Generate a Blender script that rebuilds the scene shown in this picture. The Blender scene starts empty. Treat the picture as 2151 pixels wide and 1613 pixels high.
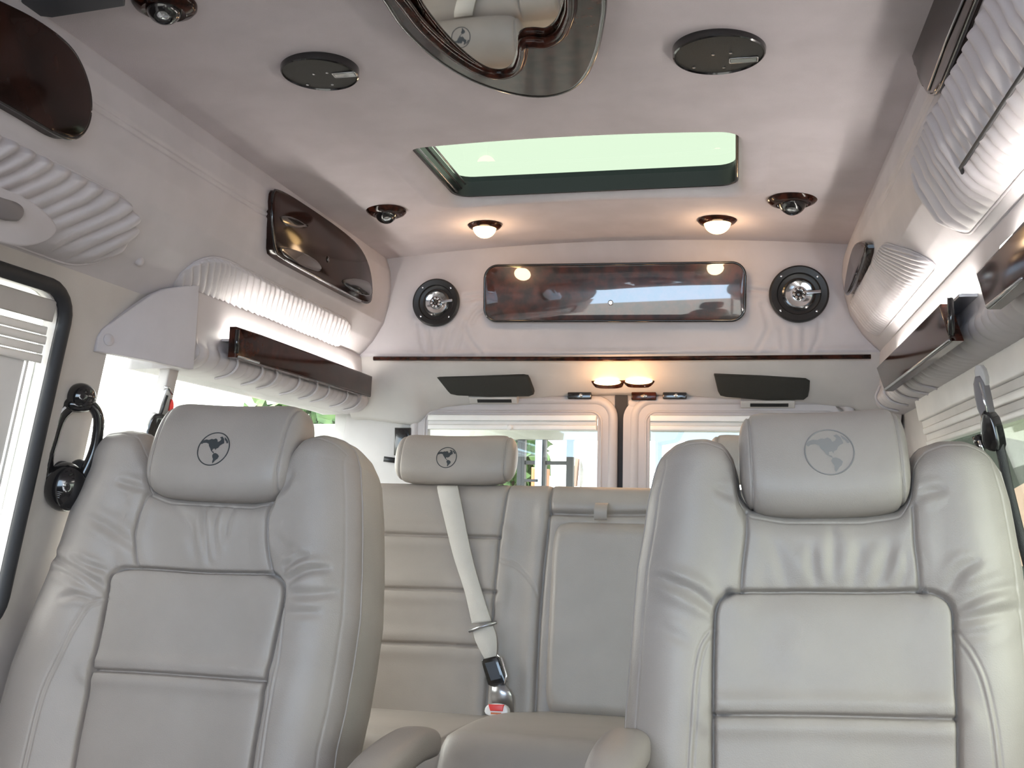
import bpy, bmesh, math, random
import numpy as np
from mathutils import Vector, Matrix
random.seed(4); np.random.seed(4)
S = bpy.context.scene
COL = S.collection

# ---------------------------------------------------------------- camera
F = 2150.; CX, CY = 1075.5, 806.5
CAM = np.array([.41, 0, 1.02])
def _cam():
    d = np.array([1545-CX, -(1065-CY), -F]); d /= np.linalg.norm(d)
    h = np.array([1, -.022, 0.]); X = h-(h@d)*d; X /= np.linalg.norm(X)
    return np.stack([X, d, np.cross(X, d)], 1)
M = _cam()
cd = bpy.data.cameras.new('camera'); cam = bpy.data.objects.new('camera', cd); COL.objects.link(cam)
mw = Matrix.Identity(4)
for i in range(3):
    for j in range(3): mw[i][j] = M.T[i, j]
    mw[i][3] = CAM[i]
cam.matrix_world = mw
cd.sensor_fit = 'HORIZONTAL'; cd.sensor_width = 36; cd.lens = 36*F/2151; cd.clip_start = .02
S.camera = cam
S.view_settings.view_transform = 'Standard'; S.view_settings.look = 'None'
S.view_settings.gamma = 1; S.view_settings.exposure = .58; S.view_settings.use_curve_mapping = False

# ---------------------------------------------------------------- world: bright hazy sky, bluer ahead of the windscreen
W = bpy.data.worlds.new('world'); S.world = W; W.use_nodes = True
nt = W.node_tree; nt.nodes.clear()
tc = nt.nodes.new('ShaderNodeTexCoord'); sx = nt.nodes.new('ShaderNodeSeparateXYZ')
cr = nt.nodes.new('ShaderNodeValToRGB'); bg = nt.nodes.new('ShaderNodeBackground'); wo = nt.nodes.new('ShaderNodeOutputWorld')
mr = nt.nodes.new('ShaderNodeMapRange'); mr.inputs[1].default_value = -1; mr.inputs[2].default_value = 1
nt.links.new(tc.outputs['Generated'], sx.inputs[0]); nt.links.new(sx.outputs['Y'], mr.inputs[0])
nt.links.new(mr.outputs[0], cr.inputs[0]); nt.links.new(cr.outputs[0], bg.inputs[0]); nt.links.new(bg.outputs[0], wo.inputs[0])
cr.color_ramp.elements[0].position = .15; cr.color_ramp.elements[0].color = (.97, .97, .98, 1)
for _p, _c in ((0, (.58, .78, 1, 1)), (.035, (.62, .8, 1, 1)), (.06, (.95, .96, 1, 1))):
    _e = cr.color_ramp.elements.new(_p); _e.color = _c
cr.color_ramp.elements[len(cr.color_ramp.elements)-1].position = .5; cr.color_ramp.elements[len(cr.color_ramp.elements)-1].color = (1, .985, .95, 1)
# cr.color_ramp.elements[1].color = (1, .985, .95, 1)
bg.inputs[1].default_value = 6.0

# ---------------------------------------------------------------- pixel -> place helpers
def ray(px, py): return M.T@np.array([(px-CX)/F, -(py-CY)/F, -1.])
def on(px, py, ax, v):
    r = ray(px, py); return CAM+r*((v-CAM[ax])/r[ax])
class Frame:
    def __init__(s, o, u, v, flip=1):
        s.o = np.array(o, float); s.u = np.array(u, float)/np.linalg.norm(u)
        v = np.array(v, float); v = v-(v@s.u)*s.u; s.v = v/np.linalg.norm(v); s.n = np.cross(s.u, s.v)*flip
    def p(s, a, b, c=0): return s.o+s.u*a+s.v*b+s.n*c
    def hit(s, px, py, c=0):
        r = ray(px, py); o = s.o+s.n*c; q = CAM+r*(((o-CAM)@s.n)/(r@s.n))-s.o
        return (q@s.u, q@s.v)
    def hits(s, L, c=0): return [s.hit(x, y, c) for x, y in L]

# ---------------------------------------------------------------- materials
def mat(name, col, rough=.5, metal=0, coat=0, spec=.5, bump=0, bscale=400, emit=None, estr=0, col2=None, cscale=8, ior=1.5, detail=4):
    m = bpy.data.materials.new(name); m.use_nodes = True; t = m.node_tree; b = t.nodes['Principled BSDF']
    b.inputs['Base Color'].default_value = (*col, 1); b.inputs['Roughness'].default_value = rough
    b.inputs['Metallic'].default_value = metal; b.inputs['Coat Weight'].default_value = coat; b.inputs['Coat Roughness'].default_value = .03
    b.inputs['Specular IOR Level'].default_value = spec; b.inputs['IOR'].default_value = ior
    tcn = t.nodes.new('ShaderNodeTexCoord')
    if emit: b.inputs['Emission Color'].default_value = (*emit, 1); b.inputs['Emission Strength'].default_value = estr
    if bump:
        n = t.nodes.new('ShaderNodeTexNoise'); n.inputs['Scale'].default_value = bscale; n.inputs['Detail'].default_value = 3
        bp = t.nodes.new('ShaderNodeBump'); bp.inputs['Strength'].default_value = bump; bp.inputs['Distance'].default_value = .002
        t.links.new(tcn.outputs['Object'], n.inputs[0]); t.links.new(n.outputs[0], bp.inputs['Height']); t.links.new(bp.outputs[0], b.inputs['Normal'])
    n = t.nodes.new('ShaderNodeTexNoise'); n.inputs['Scale'].default_value = cscale; n.inputs['Detail'].default_value = detail
    c2 = col2 or tuple(c*.93 for c in col)
    r = t.nodes.new('ShaderNodeValToRGB'); r.color_ramp.elements[0].position = .38; r.color_ramp.elements[1].position = .62
    r.color_ramp.elements[0].color = (*c2, 1); r.color_ramp.elements[1].color = (*col, 1)
    t.links.new(tcn.outputs['Object'], n.inputs[0]); t.links.new(n.outputs[0], r.inputs[0]); t.links.new(r.outputs[0], b.inputs['Base Color'])
    return m
LEATHER = mat('grey_leather', (.36, .318, .288), .42, bump=.25, bscale=520, spec=.45)
LEATHER2 = mat('grey_leather_side', (.44, .41, .37), .5, bump=.25, bscale=520, spec=.4)
VINYL = mat('padded_vinyl', (.57, .535, .56), .5, bump=.12, bscale=600, spec=.35)
CEIL = mat('headliner_cloth', (.63, .575, .61), .9, bump=.5, bscale=900, spec=.15)
TRIM = mat('grey_trim_plastic', (.52, .49, .475), .55, bump=.1, bscale=700)
WALLM = mat('side_trim', (.56, .525, .51), .6, bump=.15, bscale=700)
WOOD = mat('burl_wood', (.055, .016, .010), .12, coat=.05, col2=(.012, .005, .004), cscale=40, detail=8, spec=.18)
WOODP = mat('burl_wood_door', (.075, .018, .010), .3, coat=1, col2=(.014, .005, .004), cscale=26, detail=9, spec=.4)
WOODP.node_tree.nodes['Principled BSDF'].inputs['Coat IOR'].default_value = 1.9
SMOKE = mat('smoked_gloss', (.03, .012, .009), .1, coat=.0, col2=(.012, .006, .005), cscale=9, spec=.22)
BLACK = mat('black_plastic', (.018, .018, .02), .38)
BLACKG = mat('black_gloss', (.012, .011, .012), .15, coat=.6)
MESHB = mat('black_grille_mesh', (.022, .021, .018), .6, bump=1, bscale=900)
RUBBER = mat('black_rubber', (.02, .02, .024), .6)
CHROME = mat('chrome', (.75, .75, .78), .12, metal=1)
SILVER = mat('brushed_silver', (.5, .5, .52), .3, metal=1)
MIRROR = mat('mirror_glass', (.80, .77, .74), .02, metal=1)
WHITEP = mat('white_blind_plastic', (.88, .86, .85), .4)
BLIND = mat('pleated_shade_cloth', (.74, .72, .71), .8)
WEB = mat('seat_belt_webbing', (.62, .58, .53), .55, bump=.6, bscale=900)
WEBD = mat('dark_belt', (.03, .028, .028), .5, bump=.6, bscale=900)
RED = mat('red_button', (.8, .06, .05), .35)
EMB = mat('emblem_print', (.035, .04, .045), .5)
EMBL = mat('emblem_stitch', (.24, .23, .225), .5)
CARPET = mat('grey_carpet', (.16, .15, .14), .95, bump=1, bscale=300)
DOORM = mat('rear_door_trim', (.50, .465, .475), .5)
GAR_F = mat('mullion_grey', (.06, .065, .07), .5)
GAR_W = mat('showroom_white', (.42, .42, .36), .8)
CONC = mat('concrete', (.3, .3, .28), .85, col2=(.22, .22, .2))
LEAF = mat('leaf_green', (.13, .22, .07), .6, col2=(.06, .13, .04), cscale=12)
ORANGE = mat('orange_paint', (.6, .16, .05), .5)
TERRA = mat('pinkish_panel', (.45, .28, .22), .7)
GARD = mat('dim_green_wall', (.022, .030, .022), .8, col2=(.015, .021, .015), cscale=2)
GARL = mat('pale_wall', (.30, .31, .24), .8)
BARK = mat('bark', (.1, .07, .05), .9)
THREAD = mat('seam_thread', (.26, .25, .24), .7)
TUBE = mat('lit_tube', (1, 1, .9), .5, emit=(1, .96, .86), estr=29)
BULB = mat('lit_bulb', (1, .8, .5), .5, emit=(1, .62, .25), estr=6)
LENSM = mat('clear_lens', (.7, .72, .75), .08, metal=.8)
DKGREY = mat('dark_grey_panel', (.05, .055, .07), .6)
GREYB = mat('grey_console_plastic', (.2, .18, .19), .4)
def glassmat(name, tint, rough=.0, gl=.08):
    m = bpy.data.materials.new(name); m.use_nodes = True; t = m.node_tree; t.nodes.clear()
    tr = t.nodes.new('ShaderNodeBsdfTransparent'); tr.inputs[0].default_value = (*tint, 1)
    g = t.nodes.new('ShaderNodeBsdfGlossy'); g.inputs[1].default_value = .02
    mx = t.nodes.new('ShaderNodeMixShader'); mx.inputs[0].default_value = gl
    o = t.nodes.new('ShaderNodeOutputMaterial')
    t.links.new(tr.outputs[0], mx.inputs[1]); t.links.new(g.outputs[0], mx.inputs[2]); t.links.new(mx.outputs[0], o.inputs[0])
    return m
GLASS = glassmat('window_glass', (.93, .95, .93))
GLASSR = glassmat('tinted_window_glass', (.75, .8, .75), gl=.06)
GLASSG = glassmat('green_sunroof_glass', (.30, .337, .297), gl=.02)

# ---------------------------------------------------------------- object helpers
def tag(o, label=None, cat=None, group=None, kind=None):
    if label: o['label'] = label
    if cat: o['category'] = cat
    if group: o['group'] = group
    if kind: o['kind'] = kind
    return o
def empty(name, loc, label, cat, group=None):
    o = bpy.data.objects.new(name, None); o.location = Vector(loc); COL.objects.link(o); o.empty_display_size = .05
    return tag(o, label, cat, group)
def wloc(o):
    v = Vector((0, 0, 0))
    while o is not None: v += o.location; o = o.parent
    return v
def mk(name, verts, faces, m, parent=None, smooth=True, sub=0, mats=None):
    me = bpy.data.meshes.new(name); off = wloc(parent) if parent else Vector((0, 0, 0))
    me.from_pydata([tuple(Vector(v)-off) for v in verts], [], faces)
    bm = bmesh.new(); bm.from_mesh(me); bmesh.ops.recalc_face_normals(bm, faces=bm.faces); bm.to_mesh(me); bm.free()
    me.materials.append(m)
    if smooth:
        for p in me.polygons: p.use_smooth = True
    o = bpy.data.objects.new(name, me); COL.objects.link(o)
    if parent: o.parent = parent
    if sub:
        md = o.modifiers.new('s', 'SUBSURF'); md.levels = sub; md.render_levels = sub
    return o
def mkbm(name, bm, m, parent=None, smooth=True):
    bmesh.ops.recalc_face_normals(bm, faces=bm.faces)
    bm.verts.ensure_lookup_table()
    off = wloc(parent) if parent else Vector((0, 0, 0))
    for v in bm.verts: v.co -= off
    me = bpy.data.meshes.new(name); bm.to_mesh(me); bm.free(); me.materials.append(m)
    if smooth:
        for p in me.polygons: p.use_smooth = True
        me.set_sharp_from_angle(angle=math.radians(38))
    o = bpy.data.objects.new(name, me); COL.objects.link(o)
    if parent: o.parent = parent
    return o
def grid(name, P, m, parent=None, closeu=False, closev=False, caps=False):
    """P[i][j] -> points"""
    P = np.asarray(P); nu, nv = P.shape[:2]; V = P.reshape(-1, 3).tolist(); Fc = []
    for i in range(nu-(0 if closeu else 1)):
        for j in range(nv-(0 if closev else 1)):
            a = i*nv+j; b = ((i+1) % nu)*nv+j; c = ((i+1) % nu)*nv+(j+1) % nv; d = i*nv+(j+1) % nv
            Fc.append((a, b, c, d))
    if caps:
        Fc.append(tuple(range(nv))); Fc.append(tuple((nu-1)*nv+j for j in range(nv)))
    return mk(name, V, Fc, m, parent)
def tube(name, pts, r, m, parent=None, closed=False, n=10, sx=1, sy=1, up=(0, 0, 1)):
    pts = [np.array(p, float) for p in pts]; N = len(pts); rings = []
    for i in range(N):
        a = pts[(i-1) % N] if (closed or i) else pts[0]; b = pts[(i+1) % N] if (closed or i < N-1) else pts[-1]
        t = b-a; t /= np.linalg.norm(t)+1e-9; s = np.cross(t, up)
        if np.linalg.norm(s) < 1e-3: s = np.cross(t, (1, 0, 0))
        s /= np.linalg.norm(s); w = np.cross(s, t); rr = r[i] if hasattr(r, '__len__') else r
        rings.append([pts[i]+s*math.cos(k*2*math.pi/n)*rr*sx+w*math.sin(k*2*math.pi/n)*rr*sy for k in range(n)])
    return grid(name, rings, m, parent, closeu=closed, closev=True, caps=not closed)
def lathe(name, o, ax, prof, m, parent=None, n=40, el=1, ref=(0, 0, 1)):
    """prof: list of (radius, height along ax)"""
    ax = np.array(ax, float)/np.linalg.norm(ax); a = np.cross(ax, ref)
    if np.linalg.norm(a) < 1e-3: a = np.cross(ax, (1, 0, 0))
    a /= np.linalg.norm(a); b = np.cross(ax, a); o = np.array(o, float)
    P = [[o+ax*h+(a*math.cos(k*2*math.pi/n)+b*el*math.sin(k*2*math.pi/n))*r for k in range(n)] for r, h in prof]
    ob = grid(name, P, m, parent, closev=True, caps=True)
    ob.data.set_sharp_from_angle(angle=math.radians(40)); return ob
def smoothpoly(L, it=2):
    L = [np.array(p, float) for p in L]
    for _ in range(it):
        L = [q for i in range(len(L)) for q in (L[i]*.75+L[(i+1) % len(L)]*.25, L[i]*.25+L[(i+1) % len(L)]*.75)]
    return L
def prism(name, fr, poly, c0, c1, m, parent=None, bevel=0, seg=3):
    bm = bmesh.new(); vs = [bm.verts.new(fr.p(a, b, c1)) for a, b in poly]; f = bm.faces.new(vs)
    r = bmesh.ops.extrude_face_region(bm, geom=[f]); nv = [v for v in r['geom'] if isinstance(v, bmesh.types.BMVert)]
    d = Vector(fr.n*(c0-c1))
    for v in vs: v.co += d     # original loop becomes the back
    if bevel:
        s = set(nv); ed = [e for e in bm.edges if e.verts[0] in s and e.verts[1] in s]
        bmesh.ops.bevel(bm, geom=ed, offset=bevel, segments=seg, profile=.5, affect='EDGES')
    return mkbm(name, bm, m, parent)
def box(name, lo, hi, m, parent=None, bevel=0, rot=None):
    fr = Frame((lo[0], lo[1], lo[2]), (1, 0, 0), (0, 1, 0)); dx, dy, dz = [hi[i]-lo[i] for i in range(3)]
    bm = bmesh.new(); bmesh.ops.create_cube(bm, size=1)
    for v in bm.verts: v.co = Vector((lo[0]+(v.co.x+.5)*dx, lo[1]+(v.co.y+.5)*dy, lo[2]+(v.co.z+.5)*dz))
    if bevel: bmesh.ops.bevel(bm, geom=list(bm.edges), offset=bevel, segments=3, profile=.5, affect='EDGES')
    return mkbm(name, bm, m, parent)
def fbox(name, fr, a0, a1, b0, b1, c0, c1, m, parent=None, bevel=0):
    return prism(name, fr, [(a0, b0), (a1, b0), (a1, b1), (a0, b1)], c0, c1, m, parent, bevel)
def plate(name, fr, outer, holes, c0, c1, m, parent=None):
    bm = bmesh.new(); E_ = []
    for loop in [outer]+holes:
        vs = [bm.verts.new(fr.p(a, b, c0)) for a, b in loop]
        E_ += [bm.edges.new((vs[i], vs[(i+1) % len(vs)])) for i in range(len(vs))]
    bmesh.ops.triangle_fill(bm, use_beauty=True, use_dissolve=False, edges=E_)
    g = list(bm.faces); r = bmesh.ops.extrude_face_region(bm, geom=g)
    d = Vector(fr.n*(c1-c0))
    for v in r['geom']:
        if isinstance(v, bmesh.types.BMVert): v.co += d
    return mkbm(name, bm, m, parent)
def rrect(a0, a1, b0, b1, r, n=6):
    out = []
    for cx, cy, s in ((a1-r, b1-r, 0), (a0+r, b1-r, 1), (a0+r, b0+r, 2), (a1-r, b0+r, 3)):
        for k in range(n+1):
            t = (s+k/n)*math.pi/2; out.append((cx+r*math.cos(t), cy+r*math.sin(t)))
    return out
def struct(o): o['kind'] = 'structure'; return o
def catmull(P, k=8, closed=False):
    P = [np.array(p, float) for p in P]; n = len(P); out = []
    for i in range(n if closed else n-1):
        if closed: a, b, c, d = P[i-1], P[i], P[(i+1) % n], P[(i+2) % n]
        else: a, b, c, d = P[max(i-1, 0)], P[i], P[i+1], P[min(i+2, n-1)]
        for j in range(k):
            t = j/k; out.append(.5*((2*b)+(-a+c)*t+(2*a-5*b+4*c-d)*t*t+(-a+3*b-3*c+d)*t**3))
    if not closed: out.append(P[-1])
    return out
def polydist(U, V, pl):
    D = np.full(U.shape, 1e9)
    for (a, b), (c, d) in zip(pl[:-1], pl[1:]):
        dx, dy = c-a, d-b; L = dx*dx+dy*dy+1e-12
        t = np.clip(((U-a)*dx+(V-b)*dy)/L, 0, 1); D = np.minimum(D, np.hypot(U-a-t*dx, V-b-t*dy))
    return D
def inside(U, V, pl):
    r = np.zeros(U.shape, bool); n = len(pl)
    for i in range(n):
        (a, b), (c, d) = pl[i], pl[(i+1) % n]
        if b == d: continue
        cond = ((b > V) != (d > V)) & (U < (c-a)*(V-b)/(d-b)+a); r ^= cond
    return r
def vnoise(x, seed=0):
    x = np.asarray(x, float); i = np.floor(x).astype(int); f = x-i; f = f*f*(3-2*f)
    h = lambda k: np.modf(np.abs(np.sin((k+seed*57)*12.9898)*43758.5453))[0]
    return h(i)*(1-f)+h(i+1)*f

# ================================================================ THE SHELL
YR = 3.30   # upper rear wall
zc = lambda x: 1.885-.04*(x/.8)**2
SZ = np.array([1.44, 1.475, 1.52, 1.56, 1.62, 1.68, 1.75, 1.80, 1.85, 1.875])
SX = np.array([-.93, -.895, -.845, -.81, -.775, -.76, -.752, -.755, -.77, -.815])
_z = np.linspace(1.44, 1.875, 170)
def sofx(z, side): 
    x = np.interp(z, SZ, SX); return x if side < 0 else -x-.01

# floor
struct(box('floor', (-1.1, -.95, -.04), (1.1, 3.6, 0), CARPET))
# ceiling with the sunroof opening: rings from the opening's lip out to the edges
def ceiling():
    hx0, hx1, hy0, hy1 = -.385, .425, 2.322, 2.785
    N = 160; inner = []; outer = []
    ccx, ccy = (hx0+hx1)/2, (hy0+hy1)/2
    loop = rrect(hx0, hx1, hy0, hy1, .055, 8); loop.append(loop[0]); loop = np.array(loop)
    acc = np.concatenate([[0], np.cumsum(np.hypot(*np.diff(loop, axis=0).T))])
    for k in range(N):
        w_ = acc[-1]*k/N; inner.append((float(np.interp(w_, acc, loop[:, 0])), float(np.interp(w_, acc, loop[:, 1]))))
        c, s, q = inner[-1][0]-ccx, inner[-1][1]-ccy, 1
        # outer rectangle
        X0, X1, Y0, Y1 = -.83, .80, -.95, YR+.02
        a = (X1-ccx)/c if c > 1e-6 else ((X0-ccx)/c if c < -1e-6 else 1e9)
        b = (Y1-ccy)/s if s > 1e-6 else ((Y0-ccy)/s if s < -1e-6 else 1e9)
        w = min(a, b); outer.append((ccx+(inner[-1][0]-ccx)*w, ccy+(inner[-1][1]-ccy)*w))
    rings = []
    lip = [(0.985, .06), (.985, .03), (.99, .012), (1.0, .003), (1.015, -.004), (1.05, -.010), (1.09, -.0105), (1.13, -.006), (1.17, 0)]
    for sc, dz in lip:
        rings.append([(ccx+(a-ccx)*sc, ccy+(b-ccy)*sc, zc(ccx+(a-ccx)*sc)+(dz if dz > 0 else dz*min(1, max(0, (b-hy0)/(hy1-hy0)*2.5)))) for a, b in inner])
    for k in range(1, 26):
        w = (k/25)**1.5; row = []
        for (a, b), (c, d) in zip(inner, outer):
            x0, y0 = ccx+(a-ccx)*1.17, ccy+(b-ccy)*1.17; x = x0+(c-x0)*w; y = y0+(d-y0)*w; row.append((x, y, zc(x)))
        rings.append(row)
    struct(grid('ceiling', rings, CEIL, closev=True))
    return (hx0, hx1, hy0, hy1)
hx0, hx1, hy0, hy1 = ceiling()
# outer roof skin with the same opening, keeps daylight out
frt = Frame((0, 0, 1.952), (1, 0, 0), (0, 1, 0))
ro = plate('trim_1', frt, [(-1.1, -1.0), (1.1, -1.0), (1.1, 3.62), (-1.1, 3.62)], [rrect(hx0-.03, hx1+.03, hy0-.03, hy1+.03, .05)], 0, .006, BLACK); struct(ro)

# sunroof
sr = empty('sunroof', (.02, 2.56, 1.92), 'wide tinted glass sunroof in the headliner in front of the two lit ceiling lamps', 'sunroof')
fs = Frame((0, 0, 0), (1, 0, 0), (0, 1, 0))
plate('frame', fs, rrect(hx0-.006, hx1+.006, hy0-.006, hy1+.006, .05), [rrect(hx0+.012, hx1-.012, hy0+.01, hy1-.012, .05)], 1.893, 1.95, BLACK, sr)
for k in range(3):
    tube('rail', [(hx0+.018+.011*k, hy0+.03, 1.90+.012*k), (hx0+.018+.011*k, hy1-.03, 1.90+.012*k)], .003, SILVER if k != 1 else BLACK, sr)
g = plate('glass', fs, rrect(hx0-.006, hx1+.006, hy0-.006, hy1+.006, .05), [], 1.936, 1.942, GLASSG, sr)
tube('gasket', [(a, b, 1.897) for a, b in rrect(hx0+.006, hx1-.006, hy0+.006, hy1-.006, .05)], .005, BLACKG, sr, closed=True)

# soffits (padded overhead bolsters) ------------------------------------------------
def soffit(side, y0, y1, name):
    ys = np.linspace(y0, y1, 90); P = []
    ends = 1.0
    for y in ys:
        row = []
        for z in _z:
            x = sofx(z, side)
            # stitched double seam along the bolster
            d = 0; x -= side*-1*0
            gr = .0035*math.exp(-((z-1.744)/.003)**2)+.0035*math.exp(-((z-1.732)/.003)**2) if y < 2.45 else 0
            # gentle billow
            b = .004*math.sin(y*3.1+1)*math.sin((z-1.44)*7)
            row.append((x+side*(gr+b), y, z))
        row.append((side*1.06, y, 1.88))
        row.insert(0, (side*1.06, y, 1.44))
        P.append(row)
    return struct(grid(name, P, VINYL, closev=True, caps=True))
soffit(-1, -.3, YR+.01, 'trim_left_soffit'.replace('_left_soffit', '_2'))
soffit(1, -.3, YR+.01, 'trim_3')

def hit_soffit(px, py, side, off=0):
    r = ray(px, py)
    ts = np.linspace(.6, 5, 4000); pts = CAM+r[None]*ts[:, None]
    x = np.interp(pts[:, 2], SZ, SX); x = x if side < 0 else -x-.01
    g_ = (pts[:, 0]-x)*(-side)
    k = np.where((g_ < off) & (pts[:, 2] > 1.445) & (pts[:, 2] < 1.875))[0]
    return pts[k[0]] if len(k) else None

# gathered pockets on the soffits -----------------------------------------------------
def pleat(y, z, dens, seed):
    w = vnoise(y*6, seed)*.5
    ph = y*dens+.25*np.sin(z*34+seed)+2.0*w
    return np.abs(np.sin(ph*math.pi))**.75*(.55+.45*vnoise(y*dens*.5, seed+3))
def pocket(side, y0, y1, z0, z1, dens, slant, seed, label, rend, name='gathered_pocket', amp=.016, ins=None, shy=0):
    """gathered vinyl panel in the soffit: rounded ends, slanting folds"""
    nu, nv = 260, 50; P = []
    for i in range(nu):
        s = i/(nu-1); row = []
        for j in range(nv):
            t = j/(nv-1)
            # rounded ends
            yy = y0+(y1-y0)*s
            rr = rend; e1 = max(0, (y0+rr-yy)/rr); e2 = max(0, (yy-(y1-rr))/rr)
            sh = math.sqrt(max(0, 1-max(e1, e2)**2.2))
            zm = z0+(z1-z0)*.45; lo = zm+(z0-zm)*(sh if ins is None else max(sh, .02)); hi = zm+(z1-zm)*max(sh, .02)
            z = lo+(hi-lo)*t
            edge = min(1, min(t, 1-t)/.12)*min(1, max(0.0, sh)*1.2)
            h = pleat(yy+slant*(z-zm), z, dens, seed)*amp*edge**.6+.010*edge**.5-.002
            row.append((sofx(z, side)-side*h, yy+shy*(z-zm)*max(0, 1-2*s), z))
        P.append(row)
    r0 = np.array(P)
    cen = r0.reshape(-1, 3).mean(0)
    em = empty(name, cen, label, 'pocket')
    grid('gathered_panel', P, VINYL, em)
    bd = [P[i][nv-1] for i in range(0, nu, 4)]+[P[nu-1][j] for j in range(nv-2, 0, -6)]+[P[i][0] for i in range(nu-1, -1, -4)]
    tube('piping', [np.array(p)-np.array([side*.002, 0, 0]) for p in bd], .0028, VINYL, em, closed=True, n=8)
    return em
pk = pocket(-1, 1.0, 1.868, 1.473, 1.608, 19, -.75, 1, 'gathered vinyl pocket with long slanting folds on the left soffit, above the side door window', .13, amp=.024)
# smooth oval face of the front left pocket with its grip
pts = []
frS = Frame((-.78, 0, 1.55), (0, 1, 0), (.0, 0, 1), flip=1)
frS = Frame((-.765, 0, 1.545), (0, 1, 0), (.32, 0, 1), flip=1)
ov = catmull(frS.hits([(-120, 360), (-60, 372), (10, 398), (60, 420), (100, 452), (116, 480), (95, 505), (40, 517), (-30, 500), (-120, 460)]), 5, True)
prism('smooth_insert', frS, ov, -.06, .006, VINYL, pk, bevel=.006)
prism('grip', frS, catmull(frS.hits([(-60, 400), (0, 414), (28, 424), (38, 438), (32, 455), (12, 461), (-60, 440)]), 4, True), 0, .016, GREYB, pk, bevel=.006)
pocket(-1, 2.10, 3.10, 1.478, 1.588, 34, 1.1, 5, 'finely gathered vinyl pocket on the left soffit, glowing above the lit cabinet shelf', .14, amp=.013)
pr1 = pocket(1, .9, 2.03, 1.525, 1.70, 25, -.25, 9, 'large ribbed gathered pocket on the right soffit near the top right of the view', .09, amp=.018)
tube('slit', [(.793-.024, 1.0, 1.576), (.793-.024, 1.4, 1.576), (.793-.023, 1.73, 1.576), (.797-.020, 1.745, 1.570)], .0035, RUBBER, pr1)
pocket(1, 2.32, 3.20, 1.53, 1.65, 36, -.2, 12, 'small gathered pocket on the right soffit beside the rear corner', .07, amp=.010, shy=2.4)
# slit of the right pockets
def slit(l, side):
    pass
# snap buttons
def button(px, py, side, label):
    p = hit_soffit(px, py, side)
    o = lathe('snap_button', p, (-side, 0, -.45), [(.0, -.004), (.0105, -.002), (.0105, .002), (.009, .005), (.005, .0068), (.0, .0074)], VINYL, n=24)
    tag(o, label, 'button')
button(293, 549, -1, 'pale round vinyl covered button on the left soffit below the gathered pocket')

# upper rear wall ---------------------------------------------------------------------
def rearwall():
    fr = Frame((0, YR, 0), (1, 0, 0), (0, 0, 1)); us = np.linspace(-.93, .91, 300); vs = np.linspace(1.49, 1.90, 110)
    U, V = np.meshgrid(us, vs, indexing='ij'); H = np.zeros_like(U)
    seams = [[(1005, 640), (985, 665), (978, 690), (990, 718), (1010, 742)], [(1600, 640), (1612, 680), (1608, 700), (1590, 735)],
             [(975, 622), (1015, 617)], [(975, 632), (1015, 626)], [(1570, 608), (1620, 612)],
             [(878, 680), (886, 720), (893, 742)], [(1722, 675), (1718, 710), (1705, 738)],
             [(1015, 655), (1002, 662), (992, 680)], [(1640, 690), (1645, 735)], [(1665, 690), (1666, 735)], [(1690, 690), (1687, 735)],
             [(902, 695), (905, 740)], [(925, 695), (918, 740)], [(950, 690), (935, 740)], [(975, 680), (960, 735)]]
    for i, s_ in enumerate(seams):
        pl = catmull(fr.hits(s_), 5); D = polydist(U, V, pl)
        H += -.004*np.exp(-(D/.0045)**2)+.003*np.exp(-((D-.014)/.010)**2)
    H += .004*np.exp(-((V-1.515)/.008)**2)
    P = np.stack([U, YR-H, V], -1)
    return struct(grid('wall_rear', P, VINYL))
rearwall()
# hidden outer shell behind soffits / rear wall
struct(box('trim_4', (-1.1, YR+.03, 1.52), (1.1, YR+.3, 1.95), BLACK))

# glossy wood rail along the bottom of the rear wall
rail_l = on(785, 753, 1, YR-.02); rail_r = on(1829, 749, 1, YR-.02)
rl = tube('wood_rail', [rail_l, (rail_l+rail_r)/2+np.array([0, 0, -.004]), rail_r], .0075, WOOD, n=12, sy=1.0)
tag(rl, 'thin glossy dark wood rail running across the full width under the rear speakers', 'rail')
# header below the rail, sloping back to the doors
def header():
    top = lambda x: (x, YR-.005, 1.505-.006*x)
    fr = Frame((0, 3.44, 0), (1, 0, 0), (0, 0, 1))
    bl = [(775, 880), (868, 893), (884, 889), (905, 866), (940, 856), (1080, 841), (1180, 833), (1300, 828), (1440, 833), (1540, 840), (1680, 846), (1790, 858), (1840, 880), (1900, 905)]
    b2 = fr.hits(bl); bx = [b[0] for b in b2]; bz = [b[1] for b in b2]
    P = []
    for x in np.linspace(-.92, .92, 160):
        z1 = 1.505; z0 = np.interp(x, bx, bz); row = []
        for t in np.linspace(0, 1, 24):
            y = (YR-.005)+.12*t**1.2; z = z1+(z0-z1)*t
            y -= .012*math.sin(t*math.pi)
            row.append((x, y, z))
        row.append((x, YR+.19, z0-.002)); P.append(row)
    return struct(grid('trim_5', P, WALLM))
header()

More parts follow.
